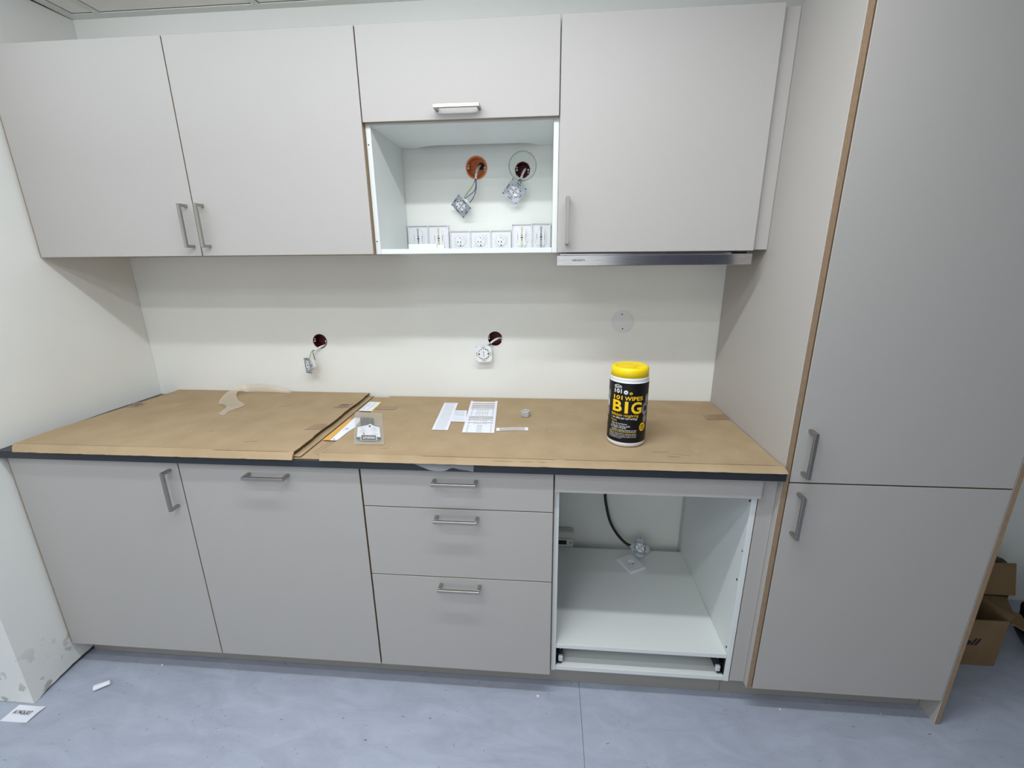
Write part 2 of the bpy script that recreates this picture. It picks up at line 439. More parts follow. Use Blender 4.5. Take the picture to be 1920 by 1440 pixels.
# 4 open oven unit
c = thing('oven_cabinet', 'open white oven housing unit with empty niche and bottom drawer runners', 'cabinet', (2.1, .29, ZB))
def sp(name, x0, x1, y0, y1, z0, z1, p=None, m=M_white): return obj(name, box(x0, x1, y0, y1, z0, z1, .0008), m, p if p else c)
sp('side_panel', 1.8005, 1.8165, .0205, .565, ZB, .873)
s2 = sp('side_panel', 2.3835, 2.3995, .0205, .565, ZB, .873)
sp('shelf', 1.817, 2.383, .022, .555, .196, .2125)
sp('bottom_panel', 1.817, 2.383, .022, .558, ZB, .1185)
sp('top_rail', 1.817, 2.383, .022, .12, .842, .858)
panel('fascia', 1.8018, 2.3985, 0, .019, .807, ZT, c)
sp('back_rail', 2.3825, 2.3990, .5655, .6085, ZB, .873, m=M_plasg)
for x0, sgn in ((1.8172, 1), (2.3828, -1)):
    bm = BM()
    def rb(a, b, y0, y1, z0, z1, mi=0): bx(bm, min(x0+sgn*a, x0+sgn*b), max(x0+sgn*a, x0+sgn*b), y0, y1, z0, z1, 0, mi)
    rb(0, .0035, .026, .50, .124, .190); rb(.0035, .020, .03, .50, .124, .1275); rb(.0035, .012, .034, .50, .158, .162)
    rb(.010, .024, .040, .48, .140, .168)
    r_ = obj('drawer_runner', bm, M_blackm, c)
    bm = BM(); a, b = sorted((x0+sgn*.009, x0+sgn*.025)); bx(bm, a, b, .030, .042, .128, .152, .003)
    obj('end_cap', bm, M_plasg, r_)
    bm = BM(); a, b = sorted((x0+sgn*.013, x0+sgn*.020)); bx(bm, a, b, .045, .075, .1681, .1700)
    obj('steel_insert', bm, M_galv, r_)
bm = BM()
for y_, z_ in ((.030, .783), (.034, .500), (.034, .232)):
    prism(bm, circ(y_, z_, .0032, 10), .002, 'x', 2.3815); 
for z_ in (.61,): prism(bm, circ(.028, z_, .002, 8), .002, 'x', 2.3815)
obj('screw_hole', bm, M_hole, s2)
# plinth in two lengths and filler
o = obj('plinth', box(-.008, 2.395, .066, .082, .001, .0985, .0005), M_plinth); tag(o, 'long grey plinth board running under the base cabinets from the left wall', 'plinth')
o = obj('plinth', box(2.3965, 3.0555, .066, .082, .001, .0985, .0005), M_plinth); tag(o, 'short grey plinth board under the tall cabinet', 'plinth')
o = panel('filler_panel', 2.4025, 2.4495, .0215, .037, .1035, .873, None); tag(o, 'narrow grey filler strip between the oven unit and the tall cabinet', 'filler panel')
# worktop
o = obj('worktop', box(-.0095, 2.4485, -.0185, .6085, .8745, .8995, .0012), M_dark)
tag(o, 'black worktop with dark speckled edge, under the cardboard sheets', 'worktop')

# ------------------------------------------------------------------ tall cabinet
c = thing('tall_cabinet', 'tall grey two-door cupboard with oak-coloured edges at the right', 'cabinet', (2.76, .29, 0))
ZTT = 2.1404
def side(x0, x1, z0): return panel('side_panel', x0, x1, .0005, .6085, z0, ZTT, c, 'x')
side(2.4500, 2.4660, .0995); side(3.0580, 3.0740, .0005)
for z0, z1, hz in ((.8625+.002, ZTT-.001, .959), (ZB, .8625-.002, .765)):
    d = panel('door', 2.4690, 3.0555, -.0005, .0185, z0, z1, c)
    handle('z', 2.4975, -.0005, hz, d)
carcass('carcass', 2.4665, 3.0575, .0235, .6, ZB, ZTT, c)

# ------------------------------------------------------------------ wall cabinets (fronts in the plane y = .278)
YU, ZU, ZUT = .2782, 1.5025, 2.1404
for x0, x1, hx, lab in ((0.0, .6, .5755, 'grey wall cabinet nearest the left wall, upright handle at its lower right corner'),
                        (.6, 1.2, .6335, 'grey wall cabinet left of the microwave niche, upright handle at its lower left corner')):
    c = thing('wall_cabinet', lab, 'cabinet', ((x0+x1)/2, .45, ZU), 'closed single-door wall cabinets')
    carcass('carcass', x0+.0005, x1-.0005, YU+.0205, .6085, ZU, ZUT, c)
    d = panel('door', x0+(G if x0 else -.0015), x1-G, YU, YU+.019, ZU, ZUT, c)
    handle('z', hx, YU, 1.5975, d)
    if x0 == 0: panel('filler_strip', -.0105, -.0022, YU+.005, YU+.02, ZU, ZUT, c, 'x', M_edge)
# niche unit
c = thing('niche_cabinet', 'wall unit with a flap door above an open white niche', 'cabinet', (1.5, .45, ZU))
sp('side_panel', 1.2005, 1.2165, YU+.0205, .6085, ZU, ZUT); sp('side_panel', 1.7835, 1.7995, YU+.0205, .6085, ZU, ZUT)
sp('bottom_panel', 1.217, 1.783, YU+.021, .6085, ZU, 1.5185); sp('top_panel', 1.217, 1.783, YU+.021, .6085, ZUT-.016, ZUT)
# shelf with the rounded cut-out along its back edge
bk = [(1.217, YU+.0215), (1.783, YU+.0215), (1.783, .6085), (1.740, .6085)]
bk += [(1.727, .600), (1.716, .588), (1.703, .578), (1.688, .571), (1.67, .567), (1.50, .566), (1.36, .565), (1.335, .570), (1.31, .580), (1.290, .592), (1.272, .6085), (1.217, .6085)]
bm = BM(); prism(bm, bk, .016, 'z', 1.8842); obj('shelf', bm, M_white, c)
d = panel('flap_door', 1.2+G, 1.8-G, YU, YU+.019, 1.8889, ZUT, c)
handle('x', 1.4985, YU, 1.9160, d)
for z_ in (1.831, 1.543):
    bm = BM(); prism(bm, circ(1.2065, z_, .0022, 8), .001, 'y', YU+.0198); obj('screw_hole', bm, M_hole, c)
# hood unit
c = thing('hood_cabinet', 'grey wall cabinet above the steel range hood, handle at its lower left', 'cabinet', (2.1, .45, ZU))
bm = BM()
bx(bm, 1.8005, 1.8165, YU+.0205, .6085, ZU, ZUT); bx(bm, 2.3835, 2.3995, YU+.0205, .6085, ZU, ZUT); bx(bm, 1.817, 2.383, YU+.0205, .6085, ZUT-.016, ZUT)
obj('carcass', bm, M_white, c)
d = panel('door', 1.8+G, 2.4+.0005, YU, YU+.019, ZU, ZUT, c)
handle('z', 1.8290, YU, 1.5955, d)
o = panel('filler_panel', 2.4045, 2.4492, YU+.020, YU+.036, 1.505, 2.139, None); tag(o, 'narrow grey filler strip between the wall cabinets and the tall cabinet', 'filler panel')
# range hood
c = thing('range_hood', 'slim stainless steel range hood with a brand name at its left end', 'range hood', (2.1, .44, 1.461))
obj('hood_front', box(1.7985, 2.3992, YU-.002, YU+.030, 1.4605, 1.4935, .0016), M_steel, c)
obj('hood_body', box(1.806, 2.392, YU+.0305, .60, 1.466, 1.488, .001), M_plasg, c)
obj('hood_casing', box(1.83, 2.37, YU+.05, .58, 1.4885, 1.62, .001), M_plasg, c)
bm = BM(); bx(bm, 1.81, 2.37, YU+.024, YU+.030, 1.4938, 1.4975); obj('slide_rail', bm, M_steel, c)
bm = BM(); bx(bm, 2.345, 2.39, YU+.020, YU+.032, 1.4940, 1.5000); obj('end_clip', bm, M_blackm, c)
bm = BM(); map_text(bm, 'R\u00d8ROSHETTA', lambda u, v: (1.8490+.0400*u, YU-.0024, 1.4752+.0054*v), .022); obj('brand_lettering', bm, M_tk, c)

# ------------------------------------------------------------------ wall boxes, blank cover
def wall_box(h_, m, label, deep=.046, ring_m=None, knock=False, tabs=M_plasg):
    cx, cz, r, _ = h_; r -= .0008; n = 32
    t = thing('junction_box', label, 'junction box', (cx, YW, cz-r))
    bm = BM(); ring(bm, circ(cx, cz, r, n), circ(cx, cz, r-.0022, n), deep-.002, 'y', YW-.0004); prism(bm, circ(cx, cz, r, n), .0018, 'y', YW+deep-.002)
    obj('cup', bm, m, t)
    if ring_m:
        bm = BM(); ring(bm, circ(cx, cz, r+.003, n), circ(cx, cz, r-.0026, n), .0012, 'y', YW-.0014); obj('rim', bm, ring_m, t)
    for s in (-1, 1):
        bm = BM(); x = cx+s*(r-.0065); prism(bm, circ(x, cz, .0034, 10), .004, 'y', YW+.002); prism(bm, circ(x, cz-.009*s, .0028, 10), .004, 'y', YW+.004)
        obj('screw', bm, tabs, t)
    if knock:
        for kx, kz, kr in ((-.021, .004, .009), (.003, .017, .010), (-.013, -.016, .0055), (-.006, .019, .004), (.021, -.012, .006)):
            bm = BM(); ring(bm, circ(cx+kx, cz+kz, kr, 16), circ(cx+kx, cz+kz, kr-.0012, 16), .0006, 'y', YW+deep-.0028); obj('knockout', bm, M_oranged, t)
        bm = BM(); prism(bm, circ(cx+.014, cz+.010, .013, 18), .0007, 'y', YW+deep-.0029); obj('open_knockout', bm, M_hole, t)
    return t
wall_box(HOLES[0], M_orange, 'orange round junction box in the wall of the niche', .030, M_orange, True)
jb = wall_box(HOLES[1], M_maroon, 'dark red junction box in the wall inside a pale ring, in the niche')
bm = BM(); n_ = 48
A_ = [[bm.verts.new((x, y, z)) for x, z in P_] for P_, y in ((circ(1.6715, 1.8165, .0505, n_), YW+.0058), (circ(1.6715, 1.8165, .0500, n_), YW+.0022), (circ(1.6712, 1.8160, .0470, n_), YW+.0008), ([(1.6710+(.0282+.0008*math.sin(9*q)+.0006*math.sin(17*q))*math.cos(q), 1.8030+(.0282+.0008*math.sin(9*q)+.0006*math.sin(17*q))*math.sin(q)) for q in [2*PI*i/n_ for i in range(n_)]], YW+.0012), (circ(1.6710, 1.8030, .0280, n_), YW+.0058))]
for P_, Q_ in zip(A_, A_[1:]):
    for i in range(n_): bm.faces.new((P_[i], P_[(i+1) % n_], Q_[(i+1) % n_], Q_[i]))
obj('pale_ring', bm, mat('filler_plaster', (226, 231, 221), .8, spec=.2), jb)
wall_box(HOLES[2], M_maroon, 'dark red round junction box above the left cardboard sheet', ring_m=None)
wall_box(HOLES[3], M_maroon, 'dark red round junction box with white rim above the label sheets', ring_m=M_plas)
c = thing('blank_cover', 'round grey blank cover disc with two screws on the wall above the yellow-lidded tub', 'cover plate', (2.071, YW, 1.193))
bm = BM(); prism(bm, circ(2.071, 1.2365, .0437, 48), .0024, 'y', YW-.0029); bmesh.ops.bevel(bm, geom=[e for e in bm.edges if abs(e.verts[0].co.y-e.verts[1].co.y) < 1e-6 and e.verts[0].co.y < YW-.002], offset=.0007, segments=1, affect='EDGES')
obj('disc', bm, mat('cover_grey', (226, 227, 225), .5), c)
for sx_, sz_ in ((2.0685, 1.2665), (2.0735, 1.2080)):
    bm = BM(); prism(bm, circ(sx_, sz_, .0026, 12), .0008, 'y', YW-.0036); obj('screw', bm, M_hole, c)

# ------------------------------------------------------------------ socket inserts hanging by their wires
def insert(label, M_, faced=False, size=.0355, white=False):
    o0 = M_.translation
    t = thing('socket_insert', label, 'socket insert', tuple(o0), 'socket inserts without their covers')
    s = size; n = 40
    # square plate with ears at the four corners, round opening
    outer = []; inner = []
    for i in range(n):
        a = 2*PI*i/n+PI/n*0; ca, sa = math.cos(a), math.sin(a)
        k = s*.95/max(abs(ca), abs(sa)); dd = min(abs(abs(ca)-abs(sa)), 1)
        if dd < .12: k = s*1.33
        elif .12 < dd < .35: k *= .955
        outer.append((k*ca, k*sa)); inner.append((.0245*ca, .0245*sa))
    bm = BM(); ring(bm, outer, inner, .0013, 'y', 0); xform(bm, M_)
    pl = obj('mounting_plate', bm, M_plas if white else M_galv, t)
    bm = BM()
    for a in range(4):
        aa = a*PI/2; ca, sa = math.cos(aa), math.sin(aa)
        cx, cz = .0288*ca, .0288*sa; hx, hz = (.0013, .0085) if abs(ca) > .5 else (.0085, .0013)
        bx(bm, cx-hx, cx+hx, -.0004, .0016, cz-hz, cz+hz)
        ex, ez = s*1.18*math.cos(aa+PI/4), s*1.18*math.sin(aa+PI/4); prism(bm, circ(ex, ez, .0021, 10), .0019, 'y', -.0004)
    xform(bm, M_); obj('slot', bm, M_hole if not white else M_tgl, pl)
    # white insulating body behind the plate
    bm = BM()
    if faced:
        prism(bm, circ(0, 0, .0225, 8, PI/8), .024, 'y', .0005)
    else:
        bx(bm, -.018, .018, .003, .024, .0022, .0135, .001); bx(bm, -.018, .018, .003, .024, -.0135, -.0022, .001)
        bx(bm, -.0215, .0215, .012, .026, -.0075, .0075, .001); bx(bm, -.010, .010, .0135, .027, -.022, .022, .001)
    xform(bm, M_); bd = obj('socket_body', bm, M_plas, t)
    bm = BM()
    if faced:
        for px, pz in ((0, .008), (0, 0), (0, -.008), (-.009, .0185), (.009, .0185), (-.009, -.0185), (.009, -.0185)): prism(bm, circ(px, pz, .0019, 10), .001, 'y', -.0004)
        for sx_ in (-1, 1): prism(bm, [(sx_*.0205, .005), (sx_*.0205, -.005), (sx_*.0150, 0)], .001, 'y', -.0004)
    else:
        for px, pz in ((0, .008), (0, -.008)): prism(bm, circ(px, pz, .0024, 10), .001, 'y', .0023)
    xform(bm, M_); obj('screw_hole', bm, M_hole, bd)
    bm = BM()
    if not faced:
        bx(bm, -.019, .019, .0045, .0075, -.0019, .0019); bx(bm, -.021, -.017, .003, .010, -.005, .005); bx(bm, .017, .021, .003, .010, -.005, .005)
        bx(bm, -.009, .009, .004, .008, -.0228, -.0188)
        xform(bm, M_); obj('earth_strip', bm, M_galv, bd)
    for m_, pts in ((M_blue, ((-.0185, .0125), (-.0175, -.0135))), (M_green, ((0, .0213), (.001, -.0213))), (M_brown, ((.0175, .013), (.0175, -.0125)))):
        bm = BM()
        for px, pz in pts: bx(bm, px-.0024, px+.0024, .0005, .006, pz-.0016, pz+.0016)
        xform(bm, M_); obj('terminal', bm, m_, bd)
    return t
def wires(t, sheath, ends, rs=.0042):
    bm = BM(); tube(bm, sheath, rs, 10); obj('cable', bm, M_sheath, t, True)
    for m_, pts in ends:
        bm = BM(); tube(bm, pts, .0015, 8); obj('wire', bm, m_, t, True)
# niche, left: turned away to the lower left
t = insert('tilted grey socket insert hanging by three wires from the orange junction box', frame_mat((1.4425, .560, 1.674), (-.45, -.72, -.50), (-.62, 0, .78)))
wires(t, [(1.508, .636, 1.826), (1.503, .612, 1.812), (1.500, .592, 1.795), (1.497, .585, 1.772)],
      [(M_gy, [(1.4965, .5855, 1.773), (1.486, .580, 1.748), (1.467, .575, 1.724), (1.452, .572, 1.704)]),
       (M_blue, [(1.4975, .5835, 1.773), (1.498, .578, 1.745), (1.490, .575, 1.727), (1.470, .572, 1.712), (1.455, .572, 1.702)]),
       (M_brown, [(1.4985, .5855, 1.773), (1.499, .578, 1.740), (1.490, .576, 1.710), (1.474, .574, 1.688)])])
# niche, right: square on but turned in its plane
t = insert('grey socket insert hanging askew below the pale ring in the niche', frame_mat((1.6430, .568, 1.7245), (-.05, -1, .05), (.60, 0, .80)))
wires(t, [(1.683, .640, 1.812), (1.679, .608, 1.802), (1.672, .592, 1.785), (1.666, .587, 1.768)],
      [(M_gy, [(1.6655, .587, 1.769), (1.662, .585, 1.760), (1.660, .582, 1.745)]), (M_brown, [(1.665, .588, 1.769), (1.657, .587, 1.762), (1.650, .583, 1.750)]), (M_blue, [(1.667, .588, 1.769), (1.667, .586, 1.760), (1.664, .583, 1.744)])])
# above the left sheet: edge-on, facing left
t = insert('grey socket insert hanging sideways from the leftmost wall hole above the worktop', frame_mat((.7585, .555, 1.0535), (-.63, -.74, .0), (-.18, 0, 1)))
wires(t, [(.824, .640, 1.132), (.806, .607, 1.128), (.790, .594, 1.120), (.779, .588, 1.115)],
      [(M_gy, [(.779, .588, 1.115), (.772, .580, 1.112), (.768, .572, 1.100), (.765, .568, 1.086)]), (M_brown, [(.779, .589, 1.115), (.774, .582, 1.108), (.776, .582, 1.090), (.781, .580, 1.072)])])
# above the label sheets: square on, bright face
t = insert('bright white socket insert hanging square on below the middle wall hole', frame_mat((1.5105, .580, 1.1055), (0, -1, .06), (-.05, 0, 1)), faced=True, white=True)
wires(t, [(1.586, .640, 1.165), (1.565, .608, 1.165), (1.548, .598, 1.156), (1.538, .594, 1.148)],
      [(M_gy, [(1.538, .594, 1.148), (1.530, .597, 1.142), (1.520, .604, 1.130)]), (M_brown, [(1.539, .594, 1.148), (1.534, .597, 1.140), (1.526, .604, 1.126)]), (M_blue, [(1.5395, .593, 1.149), (1.537, .597, 1.142), (1.530, .604, 1.122)])])
# in the oven housing, on a black cable
t = insert('grey socket insert on a black cable, leaning in the open oven housing', frame_mat((2.1905, .512, .2560), (-.10, -.80, .58), (.74, .1, .70)))
bm = BM(); tube(bm, [(2.034, .585, .862), (2.034, .582, .62), (2.037, .580, .48), (2.046, .578, .414), (2.068, .575, .335), (2.108, .568, .270), (2.150, .552, .240), (2.176, .540, .250)], .0062, 12)
obj('black_cable', bm, M_black, t, True)

# ------------------------------------------------------------------ covers
def cover_front():
    t = thing('socket_cover', 'white socket cover lying face up on the white shelf, beside the leaning insert', 'cover plate', (2.144, .453, .2127))
    M_ = Matrix.Translation((2.1435, .4535, .2128)) @ Matrix.Rotation(math.radians(28), 4, 'Z')
    n = 32; hx, hy = .038, .0475
    def sq(i):
        a = 2*PI*i/n; ca, sa = math.cos(a), math.sin(a); k = 1/max(abs(ca), abs(sa)); return (hx*ca*k, hy*sa*k)
    bm = BM(); ring(bm, [sq(i) for i in range(n)], circ(0, 0, .0205, n), .0105, 'z', 0.); xform(bm, M_); obj('cover_plate', bm, M_plas, t)
    bm = BM(); ring(bm, circ(0, 0, .0203, n), circ(0, 0, .0185, n), .0102, 'z', .0004); prism(bm, circ(0, 0, .0186, n), .0016, 'z', .0003); xform(bm, M_); w_ = obj('socket_well', bm, M_plas, t)
    bm = BM()
    for s in (-1, 1): prism(bm, circ(s*.0095, 0, .0026, 12), .0006, 'z', .0018)
    xform(bm, M_); obj('pin_hole', bm, M_hole, w_)
cover_front()
def cover_back(cx, wdt, hgt, kind, label, rz=0., y=.596, brass=True):
    t = thing('socket_cover', label, 'cover plate', (cx, y, 1.5187), 'socket covers turned back to front in the niche')
    M_ = Matrix.Translation((cx, y, 1.5187)) @ Matrix.Rotation(math.radians(rz), 4, 'Z')
    hw = wdt/2; b = .0022
    bm = BM(); bx(bm, -hw, hw, .0085, .0105, 0, hgt, .0005); xform(bm, M_); obj('cover_plate', bm, M_plas, t)
    bm = BM(); bx(bm, -hw, -hw+b, 0, .0084, 0, hgt); bx(bm, hw-b, hw, 0, .0084, 0, hgt); bx(bm, -hw+b, hw-b, 0, .0084, hgt-b, hgt); bx(bm, -hw+b, hw-b, 0, .0084, 0, b)
    xform(bm, M_); obj('rim', bm, M_plas, t)
    cz = hgt/2-.003
    if kind == 'double':
        bm = BM()
        for s in (-1, 1): prism(bm, circ(0, cz+s*.0205, .0185, 28), .0048, 'y', .0036)
        bx(bm, -.0135, .0135, .0012, .0035, cz-.030, cz+.030, .0008)
        for s in (-1, 1): bx(bm, s*.020-.003, s*.020+.003, .0052, .0084, cz-.016, cz+.016, .0006)
        for sx_ in (-1, 1):
            for sz_ in (-1, 1): prism(bm, circ(sx_*.0092, cz+sz_*.0235, .0024, 12), .0006, 'y', .0006)
        xform(bm, M_); bd = obj('socket_back', bm, M_plas, t)
        bm = BM(); bx(bm, -.0032, .0032, .0002, .0011, cz-.038, cz+.038); xform(bm, M_); st = obj('contact_strip', bm, M_brass if brass else M_galv, bd)
        bm = BM(); bx(bm, -.0042, .0042, -.0004, .0001, cz-.0018, cz+.0018)
        for s in (-1, 1): prism(bm, circ(0, cz+s*.0085, .0020, 10), .0006, 'y', -.0004)
        xform(bm, M_); obj('screw', bm, M_hole, bd)
    else:
        bm = BM(); bx(bm, -.027, .027, .0066, .0083, cz-.027, cz+.027, .0006); xform(bm, M_); fr = obj('square_frame', bm, M_plas, t)
        bm = BM()
        for i in range(24):
            a = 2*PI*i/24
            p0 = Vector((.019*math.cos(a), 0, cz+.019*math.sin(a))); k = .0255/max(abs(math.cos(a)), abs(math.sin(a)), .8); p1 = Vector((k*math.cos(a), 0, cz+k*math.sin(a)))
            nrm = Vector((-math.sin(a), 0, math.cos(a)))*.0009
            lo = [p0-nrm, p1-nrm, p1+nrm, p0+nrm]
            A = [bm.verts.new(p+Vector((0, .0042, 0))) for p in lo]; B = [bm.verts.new(p+Vector((0, .0065, 0))) for p in lo]
            bm.faces.new(A); bm.faces.new(B[::-1])
            for q in range(4): bm.faces.new((A[q], B[q], B[(q+1) % 4], A[(q+1) % 4]))
        xform(bm, M_); obj('rib', bm, M_plas, fr)
        bm = BM(); prism(bm, circ(0, cz-.001, .0185, 28), .0038, 'y', .0024); bx(bm, -.0155, .0125, .0006, .0023, cz-.009, cz+.014, .0005)
        xform(bm, M_); bd = obj('socket_back', bm, M_plas, t)
        bm = BM(); prism(bm, circ(-.009, cz-.003, .0022, 10), .0005, 'y', 0); bx(bm, .0008, .0034, 0, .0005, cz-.007, cz-.0005)
        prism(bm, [(-.003, cz-.0185), (.004, cz-.0185), (.0005, cz-.0125)], .0005, 'y', .0018); prism(bm, [(-.003, cz+.013), (.002, cz+.008), (.002, cz+.012)], .0005, 'y', 0)
        for q in (.003, .007): bx(bm, .007, .010, .0001, .0005, cz+q, cz+q+.001)
        xform(bm, M_); obj('slot', bm, M_hole, bd)
cover_back(1.2606, .0800, .0935, 'double', 'white double socket cover back to front, at the left end of the niche', brass=False)
cover_back(1.3420, .0800, .0935, 'double', 'white double socket cover back to front, second from left in the niche')
cover_back(1.4270, .0790, .0720, 'single', 'small white socket cover back to front, left of the three single ones')
cover_back(1.5070, .0790, .0720, 'single', 'small white socket cover back to front, middle of the three single ones')
cover_back(1.5870, .0790, .0720, 'single', 'small white socket cover back to front, right of the three single ones')
cover_back(1.6685, .0780, .0935, 'double', 'white double socket cover back to front, second from right in the niche')
cover_back(1.7430, .0740, .0950, 'double', 'white double socket cover turned askew, at the right end of the niche', rz=14, y=.588, brass=False)
bm = BM(); bx(bm, 1.265, 1.369, .448, .462, 1.5188, 1.5380, .0006); bx(bm, 1.3692, 1.395, .455, .470, 1.5188, 1.5345, .0006)
o = obj('cover_offcut', bm, M_plas); tag(o, 'white plastic strip lying in the niche in front of the left covers', 'plastic strip')
# box with a window on the wall behind the oven housing
c = thing('meter_box', 'cream plastic box with a dark window, half hidden inside the oven housing', 'meter', (1.835, .58, .215))
bm = BM(); bx(bm, 1.8175, 1.904, .566, .6085, .190, .283, .004); obj('housing', bm, M_cream, c)
bm = BM(); bx(bm, 1.8185, 1.901, .5590, .5655, .192, .252, .003); f_ = obj('front_lid', bm, M_cream, c)
bm = BM(); bx(bm, 1.822, 1.872, .5578, .5589, .224, .245); obj('window', bm, M_tk, f_)
bm = BM(); prism(bm, circ(1.890, .234, .003, 10), .0008, 'y', .5581); obj('screw', bm, M_hole, f_)

# ------------------------------------------------------------------ cardboard on the worktop
def wavy_sheet(bm, poly_l, poly_r, y_list, z, th, amp=.0006, ph=0., nx=14, rise=0.):
    """sheet between a left and a right edge polyline (x at each y), thickness th, gentle undulation"""
    top = []; bot = []
    for y, xl, xr in zip(y_list, poly_l, poly_r):
        tr = []; br = []
        for k in range(nx+1):
            u = k/nx; x = xl+(xr-xl)*u
            zz = z+rise*max(0, 1-(y-y_list[0])/.045)**1.5+amp*math.sin(3.1*x+2.2*y+ph)+amp*.6*math.sin(7.3*x-5*y+ph*2)
            tr.append(bm.verts.new((x, y, zz+th))); br.append(bm.verts.new((x, y, zz)))
        top.append(tr); bot.append(br)
    m_ = len(y_list)
    for j in range(m_-1):
        for k in range(nx):
            bm.faces.new((top[j][k], top[j][k+1], top[j+1][k+1], top[j+1][k])); bm.faces.new((bot[j][k], bot[j+1][k], bot[j+1][k+1], bot[j][k+1]))
        for k in (0, nx):
            f = bm.faces.new((bot[j][k], bot[j+1][k], top[j+1][k], top[j][k])); f.material_index = 1
    for j in (0, m_-1):
        for k in range(nx):
            f = bm.faces.new((bot[j][k], bot[j][k+1], top[j][k+1], top[j][k])); f.material_index = 1
def flap(bm, x0, x1, ya, za, yb_, zb_, th, n=40, wob=.0012, seed=1, x0b=None, x1b=None):
    rnd = random.Random(seed); x0b = x0 if x0b is None else x0b; x1b = x1 if x1b is None else x1b
    A = []; B = []; C_ = []; D = []
    for k in range(n+1):
        u = k/n; w1 = rnd.uniform(-wob, wob); w2 = rnd.uniform(-wob, wob)
        xa = x0+(x1-x0)*u; xb_ = x0b+(x1b-x0b)*u
        A.append(bm.verts.new((xa, ya, za))); M1 = ((xa+xb_)/2, ya*.4+yb_*.6, za*.55+zb_*.45+.0010+w2*.5)
        B.append(bm.verts.new(M1)); C_.append(bm.verts.new((xb_, yb_+w1*.6, zb_+abs(w1)*.6)))
        D.append(bm.verts.new((xb_, yb_+.002+w1*.6, zb_-th*.3+abs(w1)*.6)))
    E_ = [bm.verts.new((v.co.x, ya+.0015, za-th)) for v in A]
    for k in range(n):
        bm.faces.new((A[k], A[k+1], B[k+1], B[k])); bm.faces.new((B[k], B[k+1], C_[k+1], C_[k])); f = bm.faces.new((C_[k], C_[k+1], D[k+1], D[k])); f.material_index = 1
        bm.faces.new((D[k], D[k+1], E_[k+1], E_[k]))
    for k in (0, n):
        bm.faces.new((A[k], B[k], C_[k], D[k], E_[k]))
def quad_slab(bm, q, z, th):
    prism(bm, [(p[0], p[1]) for p in q], th, 'z', z)
# lower sheet bridging the gap
c = thing('cardboard_sheet', 'thin brown cardboard layer showing in the gap between the two big sheets', 'cardboard sheet', (1.06, .28, .8998))
ys = [-.016, .10, .25, .40, .604]
bm = BM(); wavy_sheet(bm, [.96]*5, [1.16]*5, ys, .8999, .0026, .0001, nx=6); obj('sheet', bm, [M_card, M_cardd], c)
bm = BM()
for i in range(4):
    xx = 1.040+.012*i; prism(bm, [(xx, .03-.012*i), (xx+.0012, .03-.012*i), (xx+.018, .12-.01*i), (xx+.0168, .12-.01*i)], .0002, 'z', .9026)
obj('crease', bm, M_cardd, c)
# left sheet: folded double, open edge to the right
c = thing('cardboard_sheet', 'large brown cardboard cover at the left, folded double with a torn right edge', 'cardboard sheet', (.54, .28, .900))
n_ = 25; ys = [-.004+(.6065+.004)*i/(n_-1) for i in range(n_)]
rnd = random.Random(3)
def re(y):
    base = 1.0005+(.994-1.0005)*(y/.6)
    return base+(.0035 if int(y*9) % 2 == 0 else 0.)+rnd.uniform(-.0010, .0010)
def le(y): return .048+.018*max(0, (y-.12)/.13) if y < .25 else .066+.034*(y-.25)/.35
bm = BM(); wavy_sheet(bm, [le(y)+rnd.uniform(-.0015, .0015) for y in ys], [re(y) for y in ys], ys, .9180, .0034, .0006); obj('top_layer', bm, [M_card, M_cardd], c)
ys2 = [-.010+(.604+.010)*i/10 for i in range(11)]
bm = BM(); wavy_sheet(bm, [.12]*11, [1.0225+.0015*math.sin(7*y)-.008*y/.6 for y in ys2], ys2, .9036, .0034, .0003); obj('bottom_layer', bm, [M_card, M_cardd], c)
bm = BM(); flap(bm, .048, 1.000, -.0042, .9213, -.0300, .9028, .0034, 60, .0014, 5, x0b=.070, x1b=1.006); obj('folded_flap', bm, [M_card, M_cardd], c)
bm = BM(); bx(bm, .74, .985, -.0085, -.0070, .9192, .9202); obj('crease', bm, M_cardd, c)
for q in ([(.946, .221), (.993, .224), (.996, .174), (.938, .166)], [(.936, .450), (.986, .459), (.988, .408), (.932, .398)], [(.070, .416), (.120, .420), (.139, .361), (.082, .356)]):
    bm = BM(); quad_slab(bm, q, .9221, .0003); tp = obj('packing_tape', bm, M_tape, c)
    if q[0][0] > .9 and q[0][1] > .4 or q[0][0] < .2:
        bm = BM(); cx = sum(p[0] for p in q)/4; cy = sum(p[1] for p in q)/4
        for k in (-1, 1):
            for j in range(5): bx(bm, cx-.017+.007*j, cx-.012+.007*j, cy+k*.009-.004, cy+k*.009+.004, .92245, .9226)
        obj('tape_print', bm, M_tk, tp)
bm = BM()
rnd = random.Random(11)
for x, y, L_, a in ((.57, .28, .05, .6), (.62, .13, .012, .5), (.70, .40, .05, .45), (.80, .05, .04, .3)):
    ca, sa = math.cos(a), math.sin(a)
    prism(bm, [(x, y), (x+L_*ca, y+L_*sa), (x+L_*ca-.001, y+L_*sa+.0015), (x-.001, y+.002)], .0002, 'z', .9221)
obj('scuff', bm, M_tape, c)
